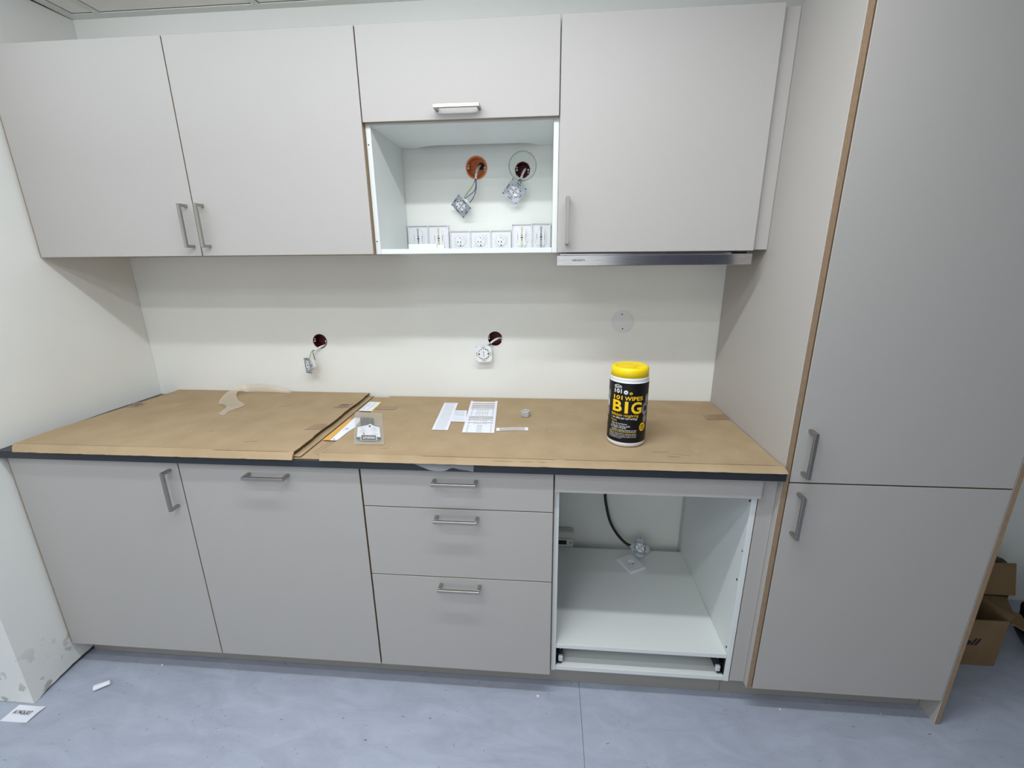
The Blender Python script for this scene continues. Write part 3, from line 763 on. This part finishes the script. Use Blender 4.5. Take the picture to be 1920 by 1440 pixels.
# right sheet
c = thing('cardboard_sheet', 'large brown cardboard cover at the right with a folded front edge, under the tub', 'cardboard sheet', (1.77, .28, .9003))
ys = [.004, .014, .024, .036, .05, .10, .20, .30, .40, .50, .6065]
bm = BM(); wavy_sheet(bm, [1.078, 1.078, 1.078, 1.078, 1.078, 1.078, 1.079, 1.08, 1.082, 1.084, 1.086], [2.4475]*11, ys, .9040, .0034, .0003, 1.0, 20, .0055); obj('top_layer', bm, [M_card, M_cardd], c)
bm = BM(); flap(bm, 1.078, 2.447, .0038, .9129, -.0262, .9016, .0034, 70, .0016, 9, x0b=1.090, x1b=2.4475); obj('folded_flap', bm, [M_card, M_cardd], c)
bm = BM()
for x0, x1, y_, z_ in ((1.40, 1.80, .0026, .9127), (1.83, 2.42, .0026, .9127), (1.60, 1.78, -.0105, .9092)): bx(bm, x0, x1, y_, y_+.0010, z_, z_+.0008)
obj('crease', bm, M_cardd, c)  # dark bars painting the shadow line along the folded edge
for q in ([(1.083, .472), (1.168, .470), (1.170, .424), (1.082, .430)], [(2.364, .437), (2.4455, .446), (2.4455, .389), (2.361, .384)]):
    bm = BM(); quad_slab(bm, q, .9083, .0003); obj('packing_tape', bm, M_tape, c)
bm = BM()
for x, y, L_, a in ((2.10, .085, .05, .1), (2.17, .075, .04, -.3), (2.14, .055, .035, .05), (1.25, .06, .02, .2), (2.05, .30, .03, 1.2), (1.88, .44, .02, .4)):
    ca, sa = math.cos(a), math.sin(a)
    prism(bm, [(x, y), (x+L_*ca, y+L_*sa), (x+L_*ca-.0006, y+L_*sa+.001), (x-.0006, y+.0012)], .0002, 'z', .9083)
obj('scuff', bm, M_tape, c)

# ------------------------------------------------------------------ tub of wipes
TX, TY, TZ, TR = 2.0325, .1725, .9084, .060
c = thing('wipes_tub', 'white tub of wipes with yellow lid and black printed label, on the right cardboard', 'tub', (TX, TY, TZ))
bm = BM(); lathe(bm, [(0, TZ), (TR-.006, TZ), (TR-.001, TZ+.004), (TR, TZ+.012), (TR, TZ+.212), (TR-.002, TZ+.2145), (TR-.0005, TZ+.217), (TR-.0015, TZ+.224), (TR-.004, TZ+.2275), (0, TZ+.2275)], TX, TY, 64)
obj('tub_body', bm, M_plas, c, True)
bm = BM(); lathe(bm, [(TR-.0045, TZ+.2225), (TR-.0018, TZ+.2225), (TR-.0022, TZ+.246), (TR-.005, TZ+.2525), (TR-.010, TZ+.2548), (TR-.016, TZ+.2540), (TR-.018, TZ+.2525), (0, TZ+.2525)], TX, TY, 64)
ld = obj('lid', bm, M_yel, c, True)
bm = BM(); prism(bm, circ(TX-.005, TY+.006, .030, 40), .0018, 'z', TZ+.2526); bx(bm, TX+.012, TX+.038, TY-.034, TY-.028, TZ+.2526, TZ+.2555, .0012)
obj('lid_flap', bm, M_yel, ld)
bm = BM(); rows = []
lr = TR+.0004
for z_ in (TZ+.016, TZ+.2095):
    rows.append([bm.verts.new((TX+lr*math.cos(2*PI*i/96), TY+lr*math.sin(2*PI*i/96), z_)) for i in range(96)])
for i in range(96): bm.faces.new((rows[0][i], rows[0][(i+1) % 96], rows[1][(i+1) % 96], rows[1][i]))
lab = obj('label', bm, M_labk, c, True)
PHI = math.atan2(-1.1963-TY, 1.7752-TX)
def on_tub(s, h, k=.0008):
    """s = sideways offset (m) as seen face on from the camera, h = height above the base"""
    a = math.asin(max(-.999, min(.999, s/TR))); ang = PHI+a
    return (TX+(TR+k)*math.cos(ang), TY+(TR+k)*math.sin(ang), TZ+h)
def hv(v): return .0155+(829.6-v)*.001738
def su(u): return (u-1177.5)/35.5*TR
def tt(s, u0, u1, v0, v1, m_, bold=.0, cuts=14):
    bm = BM(); map_text(bm, s, lambda a, b: on_tub(su(u0)+(su(u1)-su(u0))*a, hv(v1)+(hv(v0)-hv(v1))*b), bold, 0, cuts)
    obj('lettering', bm, m_, lab)
tt('RELEKTA', 1153.2, 1165.5, 724.0, 728.0, M_tw, .02); tt('101', 1153.2, 1165.8, 729.3, 737.0, M_tw, .03)
tt('101', 1152.5, 1167.8, 741.0, 748.6, M_ty, .025); tt('WIPES', 1171.8, 1203.0, 741.6, 749.2, M_ty, .02); tt('B', 1151.4, 1167.5, 750.2, 771.5, M_ty, .03, 6); tt('I', 1172.6, 1178.6, 751.0, 773.0, M_ty, .03, 4); tt('G', 1184.0, 1202.0, 751.5, 773.8, M_ty, .03, 6)
tt('Effektiv reng\u00f6ring', 1150.2, 1197.5, 774.5, 781.3, M_ty, .0); tt('- av olika ytor och verktyg', 1150.2, 1195.5, 780.6, 786.0, M_tw, .005)
tt('Tar bort:', 1150.0, 1160.0, 786.6, 790.2, M_ty, .005)
for s, u1, v in (('- Olja, fett och bitumen', 1178.5, 794.3), ('- F\u00e4rg, lack, fogmassa, graffiti', 1184, 798.3), ('lim, fogskum och graffiti', 1177, 801.6), ('- Utm\u00e4rkt reng\u00f6ring, handtv\u00e4tt och ytor', 1196, 806)):
    tt(s, 1150, u1, v-2.2, v+1.8, M_tw, .0)
for k, s in enumerate(('Effektiva v\u00e5tservetter f\u00f6r reng\u00f6ring av h\u00e4nder', 'verktyg, maskiner och ytor. Tar bort olja, fett', 'smuts, f\u00e4rg, lim och fogmassa snabbt och enkelt', 'Innehall 80 servetter')):
    tt(s, 1148, 1196 if k < 3 else 1170, 811.0+2.9*k, (813.6 if k < 3 else 813.0)+2.9*k, M_tw, 0.)
def patch(u0, u1, v0, v1, m_, k=.0008, rnd_=True, name='print_patch', seg=20):
    bm = BM(); cu_, cv_ = (u0+u1)/2, (v0+v1)/2
    if rnd_: pts = [(cu_+(u1-u0)/2*math.cos(2*PI*i/seg), cv_+(v1-v0)/2*math.sin(2*PI*i/seg)) for i in range(seg)]
    else: pts = [(u0, v0), (u0+(u1-u0)*.25, v0), (u0+(u1-u0)*.5, v0), (u0+(u1-u0)*.75, v0), (u1, v0), (u1, v1), (u0+(u1-u0)*.75, v1), (u0+(u1-u0)*.5, v1), (u0+(u1-u0)*.25, v1), (u0, v1)]
    cv = bm.verts.new(on_tub(su(cu_), hv(cv_), k)); vs_ = [bm.verts.new(on_tub(su(a), hv(b), k)) for a, b in pts]
    for i in range(len(vs_)): bm.faces.new((cv, vs_[i], vs_[(i+1) % len(vs_)]))
    obj(name, bm, m_, lab)
patch(1169.4, 1177, 730.4, 738, M_tw); patch(1171.2, 1175.4, 733.2, 735.4, M_tg, .0011); patch(1179.5, 1185, 733.5, 738.3, M_ty); patch(1181, 1183.6, 735, 737, M_labk, .0011)
bm = BM(); g_ = [[bm.verts.new(on_tub(su(1149.5+46*i/16), hv(v_))) for v_ in (808.4, 809.2)] for i in range(17)]
for a_, b_ in zip(g_, g_[1:]): bm.faces.new((a_[0], b_[0], b_[1], a_[1]))
obj('print_line', bm, M_ty, lab)
patch(1200.3, 1209.5, 792, 808, M_ty)
for k in range(3): patch(1202.2, 1207.2, 796+3.4*k, 797.4+3.4*k, M_labk, .0011, False)
patch(1207.5, 1212.2, 739.5, 757, M_tg); patch(1203.2, 1212.0, 754.5, 778.5, M_tgl, .0009); patch(1205.5, 1210, 760, 771, M_tk, .0012); patch(1205.5, 1211, 778, 793, M_tg)
patch(1143.0, 1146.0, 735, 753, M_tg); patch(1142.8, 1145.2, 752, 768, M_tw, .0009); patch(1142.6, 1145.0, 768, 786, M_tg)
patch(1142.6, 1143.4, 790, 797, M_ty)
# roof line above the small name
bm = BM()
for (a0, b0), (a1, b1) in (((1153, 723.2), (1158.5, 721)), ((1158.5, 721), (1165.8, 724.2))):
    q = [(a0, b0), (a1, b1), (a1, b1+.9), (a0, b0+.9)]
    bm.faces.new([bm.verts.new(on_tub(su(a), hv(b), .0009)) for a, b in q])
obj('roof_mark', bm, M_tw, lab)

# ------------------------------------------------------------------ label sheets, nut
def frame2(o_, ux, uy):
    ux = Vector(ux); uy = Vector(uy)
    return lambda a, b: (o_[0]+ux.x*a+uy.x*b, o_[1]+ux.y*a+uy.y*b)
ZS = .9087
def slab(bm, F, a0, a1, b0, b1, z, th):
    prism(bm, [F(a0, b0), F(a1, b0), F(a1, b1), F(a0, b1)], th, 'z', z)
c = thing('label_sheet', 'narrow white sheet of printed label strips, leftmost of the group', 'label sheet', (1.39, .375, ZS))
F = frame2((1.372, .224), (.0575, 0), (-.0235, .300))
rnd = random.Random(2)
for k in range(17):
    bm = BM(); slab(bm, F, 0, 1, k/17+.002, (k+1)/17-.003, ZS, .0006); st = obj('label_strip', bm, M_paper, c)
    bm = BM(); slab(bm, F, .08, .95-rnd.uniform(0, .2), (k+.92)/17, (k+.99)/17, ZS+.0007, .0001); 
    for j in range(5): slab(bm, F, .2+.13*j, .28+.13*j+rnd.uniform(-.02, .02), (k+.38)/17, (k+.52)/17, ZS+.0007, .0001)
    obj('print', bm, M_tgl, st)
bm = BM(); slab(bm, F, 0, 1, 0, 1, ZS-.0003, .0002); obj('backing', bm, M_tgl, c)
c = thing('label_sheet', 'small white piece of label sheet between two larger ones', 'label sheet', (1.44, .37, ZS))
F = frame2((1.424, .309), (.054, -.001), (-.018, .124))
for k in range(6):
    bm = BM(); slab(bm, F, 0, .94, k/6+.004, (k+1)/6-.012, ZS+.0009, .0006); st = obj('label_strip', bm, M_paper, c)
    bm = BM(); slab(bm, F, .05, .85, (k+.86)/6, (k+.93)/6, ZS+.0016, .0001)
    if k > 2:
        for j in range(5): slab(bm, F, .15+.14*j, .24+.14*j, (k+.4)/6, (k+.55)/6, ZS+.0016, .0001)
    obj('print', bm, M_tgl, st)
bm = BM(); slab(bm, F, 0, 1, 0, 1, ZS, .0008); obj('backing', bm, M_paper, c)
c = thing('label_sheet', 'large white label sheet with slots where strips were taken out', 'label sheet', (1.526, .375, ZS))
o_ = (1.483, .206); F = frame2(o_, (.112, .002), (-.0265, .337))
slots = [(.521, .009), (.502, .007), (.487, .008), (.471, .008), (.455, .005), (.363, .007), (.348, .007), (.332, .006), (.302, .0045)]
bsl = sorted([((y-.206)/.337, h_/.337) for y, h_ in slots])
bm = BM(); prev = 0.
slab(bm, F, 0, .085, .0, 1.03, ZS, .0006); slab(bm, F, .915, 1, 0, 1.035, ZS, .0006)
for b, h_ in bsl+[(1.0, 0)]:
    slab(bm, F, .0852, .9148, prev, b-h_/2, ZS, .0006); prev = b+h_/2
obj('sheet', bm, M_paper, c)
bm = BM()
for b, h_ in bsl: slab(bm, F, .43, .58, b-h_*.52, b+h_*.52, ZS-.0002, .0006)
obj('tongue', bm, M_card, c)
bm = BM()
for y in (.445, .432, .41, .40, .381, .319, .291, .272, .258, .243, .229, .215):
    b = (y-.206)/.337
    if y > .30 or y == .291:
        for j in range(5): slab(bm, F, .30+.09*j, .36+.09*j, b-.006, b+.004, ZS+.0007, .0001)
    else: slab(bm, F, .42, .60, b-.005, b+.004, ZS+.0007, .0001)
    for a in (.12, .86): slab(bm, F, a, a+.045, b-.005, b+.006, ZS+.0007, .0001)
obj('print', bm, M_tgl, c)
# single strip
c = thing('label_strip', 'single slit white label strip lying in front of the nut', 'label strip', (1.653, .249, ZS))
F = frame2((1.600, .226), (.111, .012), (-.003, .028))
bm = BM()
for a0, a1, b0, b1 in ((0, .10, 0, 1), (.90, 1, 0, 1), (.1, .9, .08, .30), (.1, .9, .62, .88)):
    n2 = 10
    for k in range(n2):
        aa0 = a0+(a1-a0)*k/n2; aa1 = a0+(a1-a0)*(k+1)/n2
        slab(bm, F, aa0, aa1, b0, b1, ZS+.0012*math.sin(PI*(aa0+aa1)/2), .0006)
obj('strip', bm, M_paper, c)
# nut
c = thing('hex_nut', 'pale grey hexagonal cap nut standing on the cardboard behind the single strip', 'nut', (1.6935, .384, ZS))
bm = BM(); ring(bm, circ(1.6935, .384, .0178, 6, .2), circ(1.6935, .384, .0118, 6, .2), .0215, 'z', ZS); bmesh.ops.bevel(bm, geom=[e for e in bm.edges if max(v.co.z for v in e.verts)-min(v.co.z for v in e.verts) < 1e-5], offset=.0012, segments=1, affect='EDGES')
obj('nut_body', bm, M_zinc, c)
bm = BM(); prism(bm, circ(1.6935, .384, .0114, 20), .012, 'z', ZS+.0003); obj('nut_core', bm, M_zinc, c)

# ------------------------------------------------------------------ papers and bag in the gap
c = thing('printed_paper', 'white printed sheet with a yellow edge, in the gap near the wall', 'paper', (1.043, .46, .9032))
bm = BM(); prism(bm, [(1.0260, .522), (1.0745, .519), (1.0780, .405), (1.0275, .408)], .0005, 'z', .9076); obj('sheet', bm, M_paper, c)
bm = BM(); prism(bm, [(1.0748, .519), (1.0805, .518), (1.0840, .405), (1.0783, .405)], .0005, 'z', .9076); obj('yellow_edge', bm, M_papy, c)
bm = BM()
rnd = random.Random(4)
for k in range(7):
    for j in range(2): 
        x = 1.032+.022*j; y = .425+.013*k; bx(bm, x, x+rnd.uniform(.008, .017), y, y+.0022, .9082, .9083)
obj('print', bm, M_tgl, c)
bm = BM(); prism(bm, [(1.030, .316), (1.047, .308), (1.0540, .115), (1.0285, .115)], .0005, 'z', .9076)
o = obj('envelope_edge', bm, M_papo); tag(o, 'orange-brown paper strip in the gap beside the white strip', 'paper')
c = thing('paper_strip', 'torn white paper strip sticking out of the gap, left of the plastic bag', 'paper', (1.062, .21, .9083))
bm = BM(); prism(bm, [(1.047, .326), (1.082, .326), (1.085, .255), (1.092, .236), (1.086, .208), (1.083, .178), (1.081, .125), (1.078, .113), (1.0560, .113)], .0005, 'z', .9083); obj('sheet', bm, M_paper, c)
bm = BM(); bx(bm, 1.062, 1.072, .216, .220, .9089, .9090); bx(bm, 1.063, 1.069, .120, .124, .9089, .9090); bx(bm, 1.060, 1.078, .206, .2075, .9089, .9090); obj('print', bm, M_tk, c)
# bag: corners measured on the sheet
BQ = [Vector((1.152, .080)), Vector((1.252, .084)), Vector((1.138, .372)), Vector((1.024, .386))]   # front left, front right, back right, back left
def bagp(s, t): return BQ[0]*(1-s)*(1-t)+BQ[1]*s*(1-t)+BQ[2]*s*t+BQ[3]*(1-s)*t
c = thing('plastic_bag', 'clear plastic bag of black cable ties with a printed card, between the cardboard sheets', 'bag', (1.14, .23, .9088))
def bagfilm(sign):
    bm = BM(); n1, n2 = 16, 30; g = []
    for j in range(n2+1):
        r_ = []
        for i in range(n1+1):
            s, t_ = i/n1, j/n2; p = bagp(s, t_)
            e = min(1, 4*min(s, 1-s))*min(1, 6*t_, 4*(1-t_)); hgt = .0062*e if t_ < .8 else .0062*e*.5
            wv = .0014*math.sin(23*s+7*t_)*math.sin(17*t_+3*s)
            z_ = .9105+ (hgt+.002+wv*min(1, e+.3) if sign > 0 else 0.)
            r_.append(bm.verts.new((p.x, p.y, z_)))
        g.append(r_)
    for j in range(n2):
        for i in range(n1): bm.faces.new((g[j][i], g[j][i+1], g[j+1][i+1], g[j+1][i]))
    return bm
obj('bag_film', bagfilm(1), M_film, c, True)
bm = bagfilm(-1); obj('bag_back', bm, M_film, c, True)
for k in range(9):
    bm = BM(); s0 = .22+.055*k; a = bagp(s0, .80+random.uniform(-.02, .02)); b = bagp(s0+.03, .40); d_ = (b-a).normalized(); nn = Vector((-d_.y, d_.x))*.0022
    prism(bm, [(a-nn)[:], (a+nn)[:], (b+nn)[:], (b-nn)[:]], .0022, 'z', .9112+.0006*(k % 3)); obj('cable_tie', bm, M_ties, c)
ZC = .9146
def bq(pts): return [tuple(bagp(s, t_)) for s, t_ in pts]
bm = BM(); prism(bm, bq([(.10, .10), (.90, .10), (.88, .50), (.70, .53), (.55, .60), (.45, .55), (.12, .48)]), .0004, 'z', ZC); cd = obj('header_card', bm, M_paper, c)
bm = BM(); prism(bm, bq([(.12, .455), (.45, .525), (.56, .575), (.70, .51), (.88, .475), (.88, .50), (.70, .53), (.55, .60), (.45, .55), (.12, .48)]), .0001, 'z', ZC+.0005); prism(bm, bq([(.10, .10), (.90, .10), (.90, .17), (.5, .205), (.10, .16)]), .0001, 'z', ZC+.0005); obj('teal_band', bm, M_teal, cd)
bm = BM(); prism(bm, bq([(.235, .075), (.765, .075), (.765, .225), (.235, .225)]), .0001, 'z', ZC+.0007); obj('logo_border', bm, M_tw, cd)
bm = BM(); prism(bm, bq([(.255, .082), (.745, .082), (.745, .217), (.255, .217)]), .0001, 'z', ZC+.0009); st = bq([(.52, .52), (.555, .525), (.585, .50), (.565, .47), (.54, .455), (.52, .475), (.49, .49)]); prism(bm, st, .0001, 'z', ZC+.0009)
prism(bm, bq([(.30, .240), (.37, .240), (.35, .255), (.35, .285), (.32, .285), (.32, .255)]), .0001, 'z', ZC+.0009)
obj('logo_block', bm, M_tk, cd)
bm = BM()
map_text(bm, 'PANDUIT', lambda a, b: tuple(bagp(.70-.40*a, .180-.062*b))+(ZC+.0012,), .03); obj('lettering', bm, M_tw, cd)
bm = BM(); rnd = random.Random(8)
for k in range(9):
    t_ = .24+.026*k
    for s0, s1 in ((.16, .45), (.56, .86)):
        if rnd.random() < .75: prism(bm, bq([(s0+rnd.uniform(0, .1), t_), (s1-rnd.uniform(0, .1), t_), (s1-.1, t_+.006), (s0+.1, t_+.006)]), .0001, 'z', ZC+.0005)
obj('print', bm, M_tgl, cd)

# ------------------------------------------------------------------ loose tapes
def ribbon(bm, ea, eb, n=6):
    A = spline(ea, n); B = spline(eb, n); rows = []
    for a, b in zip(A, B): rows.append([bm.verts.new(a+(b-a)*k/3) for k in range(4)])
    for p, q in zip(rows, rows[1:]):
        for k in range(3): bm.faces.new((p[k], p[k+1], q[k+1], q[k]))
DZ = .0055
ea = [(.648, .585, .9195), (.600, .592, .934), (.545, .595, .946), (.490, .594, .951), (.440, .588, .951), (.402, .570, .944), (.392, .530, .933), (.405, .470, .9225), (.432, .420, .9190), (.470, .396, .9215), (.500, .375, .9215), (.512, .345, .9190), (.520, .300, .9185)]
eb = [(.646, .578, .9180), (.600, .580, .9185), (.545, .583, .9190), (.490, .582, .9195), (.450, .575, .9200), (.430, .555, .9300), (.440, .520, .9270), (.490, .460, .9210), (.552, .410, .9200), (.560, .388, .9190), (.545, .350, .9180), (.548, .318, .9190), (.560, .282, .9180)]
ea = [(a, b, c_+DZ) for a, b, c_ in ea]; eb = [(a, b, c_+DZ) for a, b, c_ in eb]
bm = BM(); ribbon(bm, ea, eb); o = obj('tape_curl', bm, M_curl, None, True); tag(o, 'twisted length of peeled clear tape at the back of the left cardboard', 'tape')
e1 = [(1.372, -.0197, .9030), (1.400, -.0197, .9000), (1.440, -.0205, .8990), (1.480, -.0200, .8990), (1.497, -.0196, .8990), (1.520, -.0196, .8985), (1.545, -.0196, .8985), (1.561, -.0196, .8985)]
e2 = [(1.378, -.0197, .8990), (1.404, -.0215, .8890), (1.436, -.0235, .8790), (1.472, -.0230, .8790), (1.496, -.0200, .8880), (1.520, -.0198, .8830), (1.545, -.0198, .8800), (1.559, -.0200, .8765)]
bm = BM(); ribbon(bm, e1, e2); o = obj('clear_tape', bm, M_clear, None, True); tag(o, 'crumpled clear tape stuck on the black worktop edge above the drawers', 'tape')

# ------------------------------------------------------------------ things on the floor
c = thing('paper_label', 'small white paper label printed A19426307 on the floor by the wall end', 'label', (0, -.192, .0005))
bm = BM(); n1 = 10; g = []
for i in range(n1+1):
    u = i/n1; r_ = []
    for k in range(5):
        v = k/4; x = (-.050+.100*u) if k == 0 else (-.050+(.100+.004*v)*u+.001*v); y = -.221+.057*v
        r_.append(bm.verts.new((x, y, .0008+.005*max(0, u-.7)/.3*(1-abs(v-.5)))))
    g.append(r_)
for i in range(n1):
    for k in range(4): bm.faces.new((g[i][k], g[i+1][k], g[i+1][k+1], g[i][k+1]))
obj('sheet', bm, M_paper, c)
bm = BM(); map_text(bm, 'A19426307', lambda a, b: (-.0385+.0665*a, -.1955+.0140*b+.002*a*0, .0016+.0*a), .012); obj('lettering', bm, M_tk, c)
bm = BM()
L0, L1 = Vector((.1615, -.0945, .0110)), Vector((.1980, -.0675, .0110)); ax = (L1-L0).normalized(); sd = ax.cross(Vector((0, 0, 1)))
rows = []
for p, rr in ((L0, .0118), (L0+ax*.012, .0112), (L1-ax*.008, .0098), (L1, .0094)):
    rows.append([bm.verts.new(p+sd*rr*math.cos(a)+Vector((0, 0, rr*math.sin(a)*.75))) for a in [2*PI*k/14*.93 for k in range(14)]])
for A, B in zip(rows, rows[1:]):
    for k in range(13): bm.faces.new((A[k], A[k+1], B[k+1], B[k]))
zmin = min(v.co.z for v in bm.verts)
bmesh.ops.translate(bm, verts=bm.verts, vec=(0, 0, .0006-zmin))
o = obj('paper_roll', bm, M_paper, None, True); tag(o, 'small rolled scrap of white paper on the floor by the left wall', 'paper scrap')
bm = BM(); rnd = random.Random(21)
for k in range(44):
    x = rnd.uniform(.1, 3.2); y = rnd.choice([rnd.uniform(-.05, .06), rnd.uniform(-.30, .06)]); s = rnd.uniform(.0007, .0018)
    if k < 3: x, y, s = ((1.756, 0, .005), (2.58, .015, .004), (.32, .02, .004))[k]
    prism(bm, [(x+s*rnd.uniform(.6, 1.3)*math.cos(a), y+s*rnd.uniform(.6, 1.3)*math.sin(a)) for a in (0, 1.3, 2.4, 3.7, 5)], s*.6, 'z', .0002, mi=0 if k < 3 or rnd.random() < .4 else 1)
o = obj('floor_debris', bm, [M_paper, M_dirt], None, kind='stuff'); o['label'] = 'tiny crumbs and chips scattered on the floor'; o['category'] = 'debris'
bm = BM()
for k in range(60):
    x = rnd.uniform(.15, 2.4); y = rnd.uniform(.02, .58); s = rnd.uniform(.0006, .0014)
    prism(bm, [(x+s*math.cos(a), y+s*math.sin(a)*.7) for a in (0, 1.3, 2.4, 3.7, 5)], s*.5, 'z', .9225 if x < .98 else .9085) if not (.98 < x < 1.27 or 1.95 < x < 2.11 or (x > 1 and y < .06) or 1.33 < x < 1.75) else None
o = obj('dust_chips', bm, M_paper, None, kind='stuff'); o['label'] = 'tiny pale chips scattered on the cardboard sheets'; o['category'] = 'debris'

# ------------------------------------------------------------------ box and bag right of the tall cabinet
c = thing('cardboard_box', 'open brown cardboard box on the floor right of the tall cabinet', 'box', (3.30, .31, 0))
X0, X1, Y0, Y1, HB = 3.13, 3.456, .245, .385, .204; th = .004
fp = obj('front_panel', box(X0, X1, Y0, Y0+th, .0008, HB), M_cardx, c)
obj('back_panel', box(X0, X1, Y1-th, Y1, .0008, HB), M_cardx, c)
obj('side_panel', box(X0, X0+th, Y0+th, Y1-th, .0008, HB), M_cardx, c); obj('side_panel', box(X1-th, X1, Y0+th, Y1-th, .0008, HB), M_cardx, c)
obj('bottom_panel', box(X0+th, X1-th, Y0+th, Y1-th, .0008, .005), M_cardx, c)
def flapq(a, b, c_, d_, t=.004):
    bm = BM(); q = [Vector(p) for p in (a, b, c_, d_)]; n = (q[1]-q[0]).cross(q[3]-q[0]).normalized()*t
    lo = [bm.verts.new(p) for p in q]; hi = [bm.verts.new(p+n) for p in q]
    bm.faces.new(lo[::-1]); bm.faces.new(hi)
    for i in range(4): bm.faces.new((lo[i], lo[(i+1) % 4], hi[(i+1) % 4], hi[i]))
    return obj('flap', bm, M_cardx, c)
flapq((X0, Y1, HB+.001), (3.60, Y1, HB+.002), (3.615, Y1+.045, .318), (X0, Y1+.045, .318))
flapq((X1+.001, Y0+.003, HB+.001), (X1+.001, Y1-.005, HB+.001), (3.588, .398, .186), (3.486, .262, .216))
flapq((X1+.004, Y0-.004, HB-.002), (3.503, .318, .205), (3.578, .325, .170), (3.582, .262, .126))
bm = BM(); map_text(bm, 'ell', lambda a, b: (3.322+.062*a, Y0-.0006, .092+.031*b), .03, .28); obj('lettering', bm, M_tk, fp)
def blob(name, cx, cy, rx, ry, h_, m_, label, cat, seed):
    bm = BM(); bmesh.ops.create_icosphere(bm, subdivisions=4, radius=1.0)
    for v in bm.verts:
        p = v.co.copy(); f_ = 1+.06*math.sin(5*p.x+seed)*math.sin(6*p.y+2*seed)+.05*math.sin(9*p.z+4*p.x+seed)
        z = max(-.86, p.z); v.co = Vector((cx+rx*p.x*f_, cy+ry*p.y*f_, .001+(z+.86)/1.86*h_*(1+.04*math.sin(7*p.x+seed) if z > 0 else 1)))
    o = obj(name, bm, m_, None, True); tag(o, label, cat); return o
blob('black_sack', 3.715, .305, .118, .115, .27, M_bag, 'black plastic sack on the floor behind the cardboard box flap', 'bag', 1.3)
c = thing('paper_sack', 'crumpled dark brown paper bundle leaning on the wall behind the box', 'paper bundle', (3.64, .54, 0))
bm = BM(); n1 = 20; g = []
for j in range(9):
    v = j/8; r_ = []
    for i in range(n1):
        a = 2*PI*i/n1; rr = 1+.10*math.sin(3*a+5*v)+.08*math.sin(7*a+2*v)
        r_.append(bm.verts.new((3.640+.10*rr*math.cos(a)*(1-.25*v), .535+.055*rr*math.sin(a)*(1-.2*v), .001+.262*v+.012*math.sin(4*a)*v-.03*math.cos(a)*v)))
    g.append(r_)
for A, B in zip(g, g[1:]):
    for i in range(n1): bm.faces.new((A[i], A[(i+1) % n1], B[(i+1) % n1], B[i]))
bm.faces.new(g[0][::-1]); bm.faces.new(g[-1])
obj('bundle', bm, M_brownd, c, True)
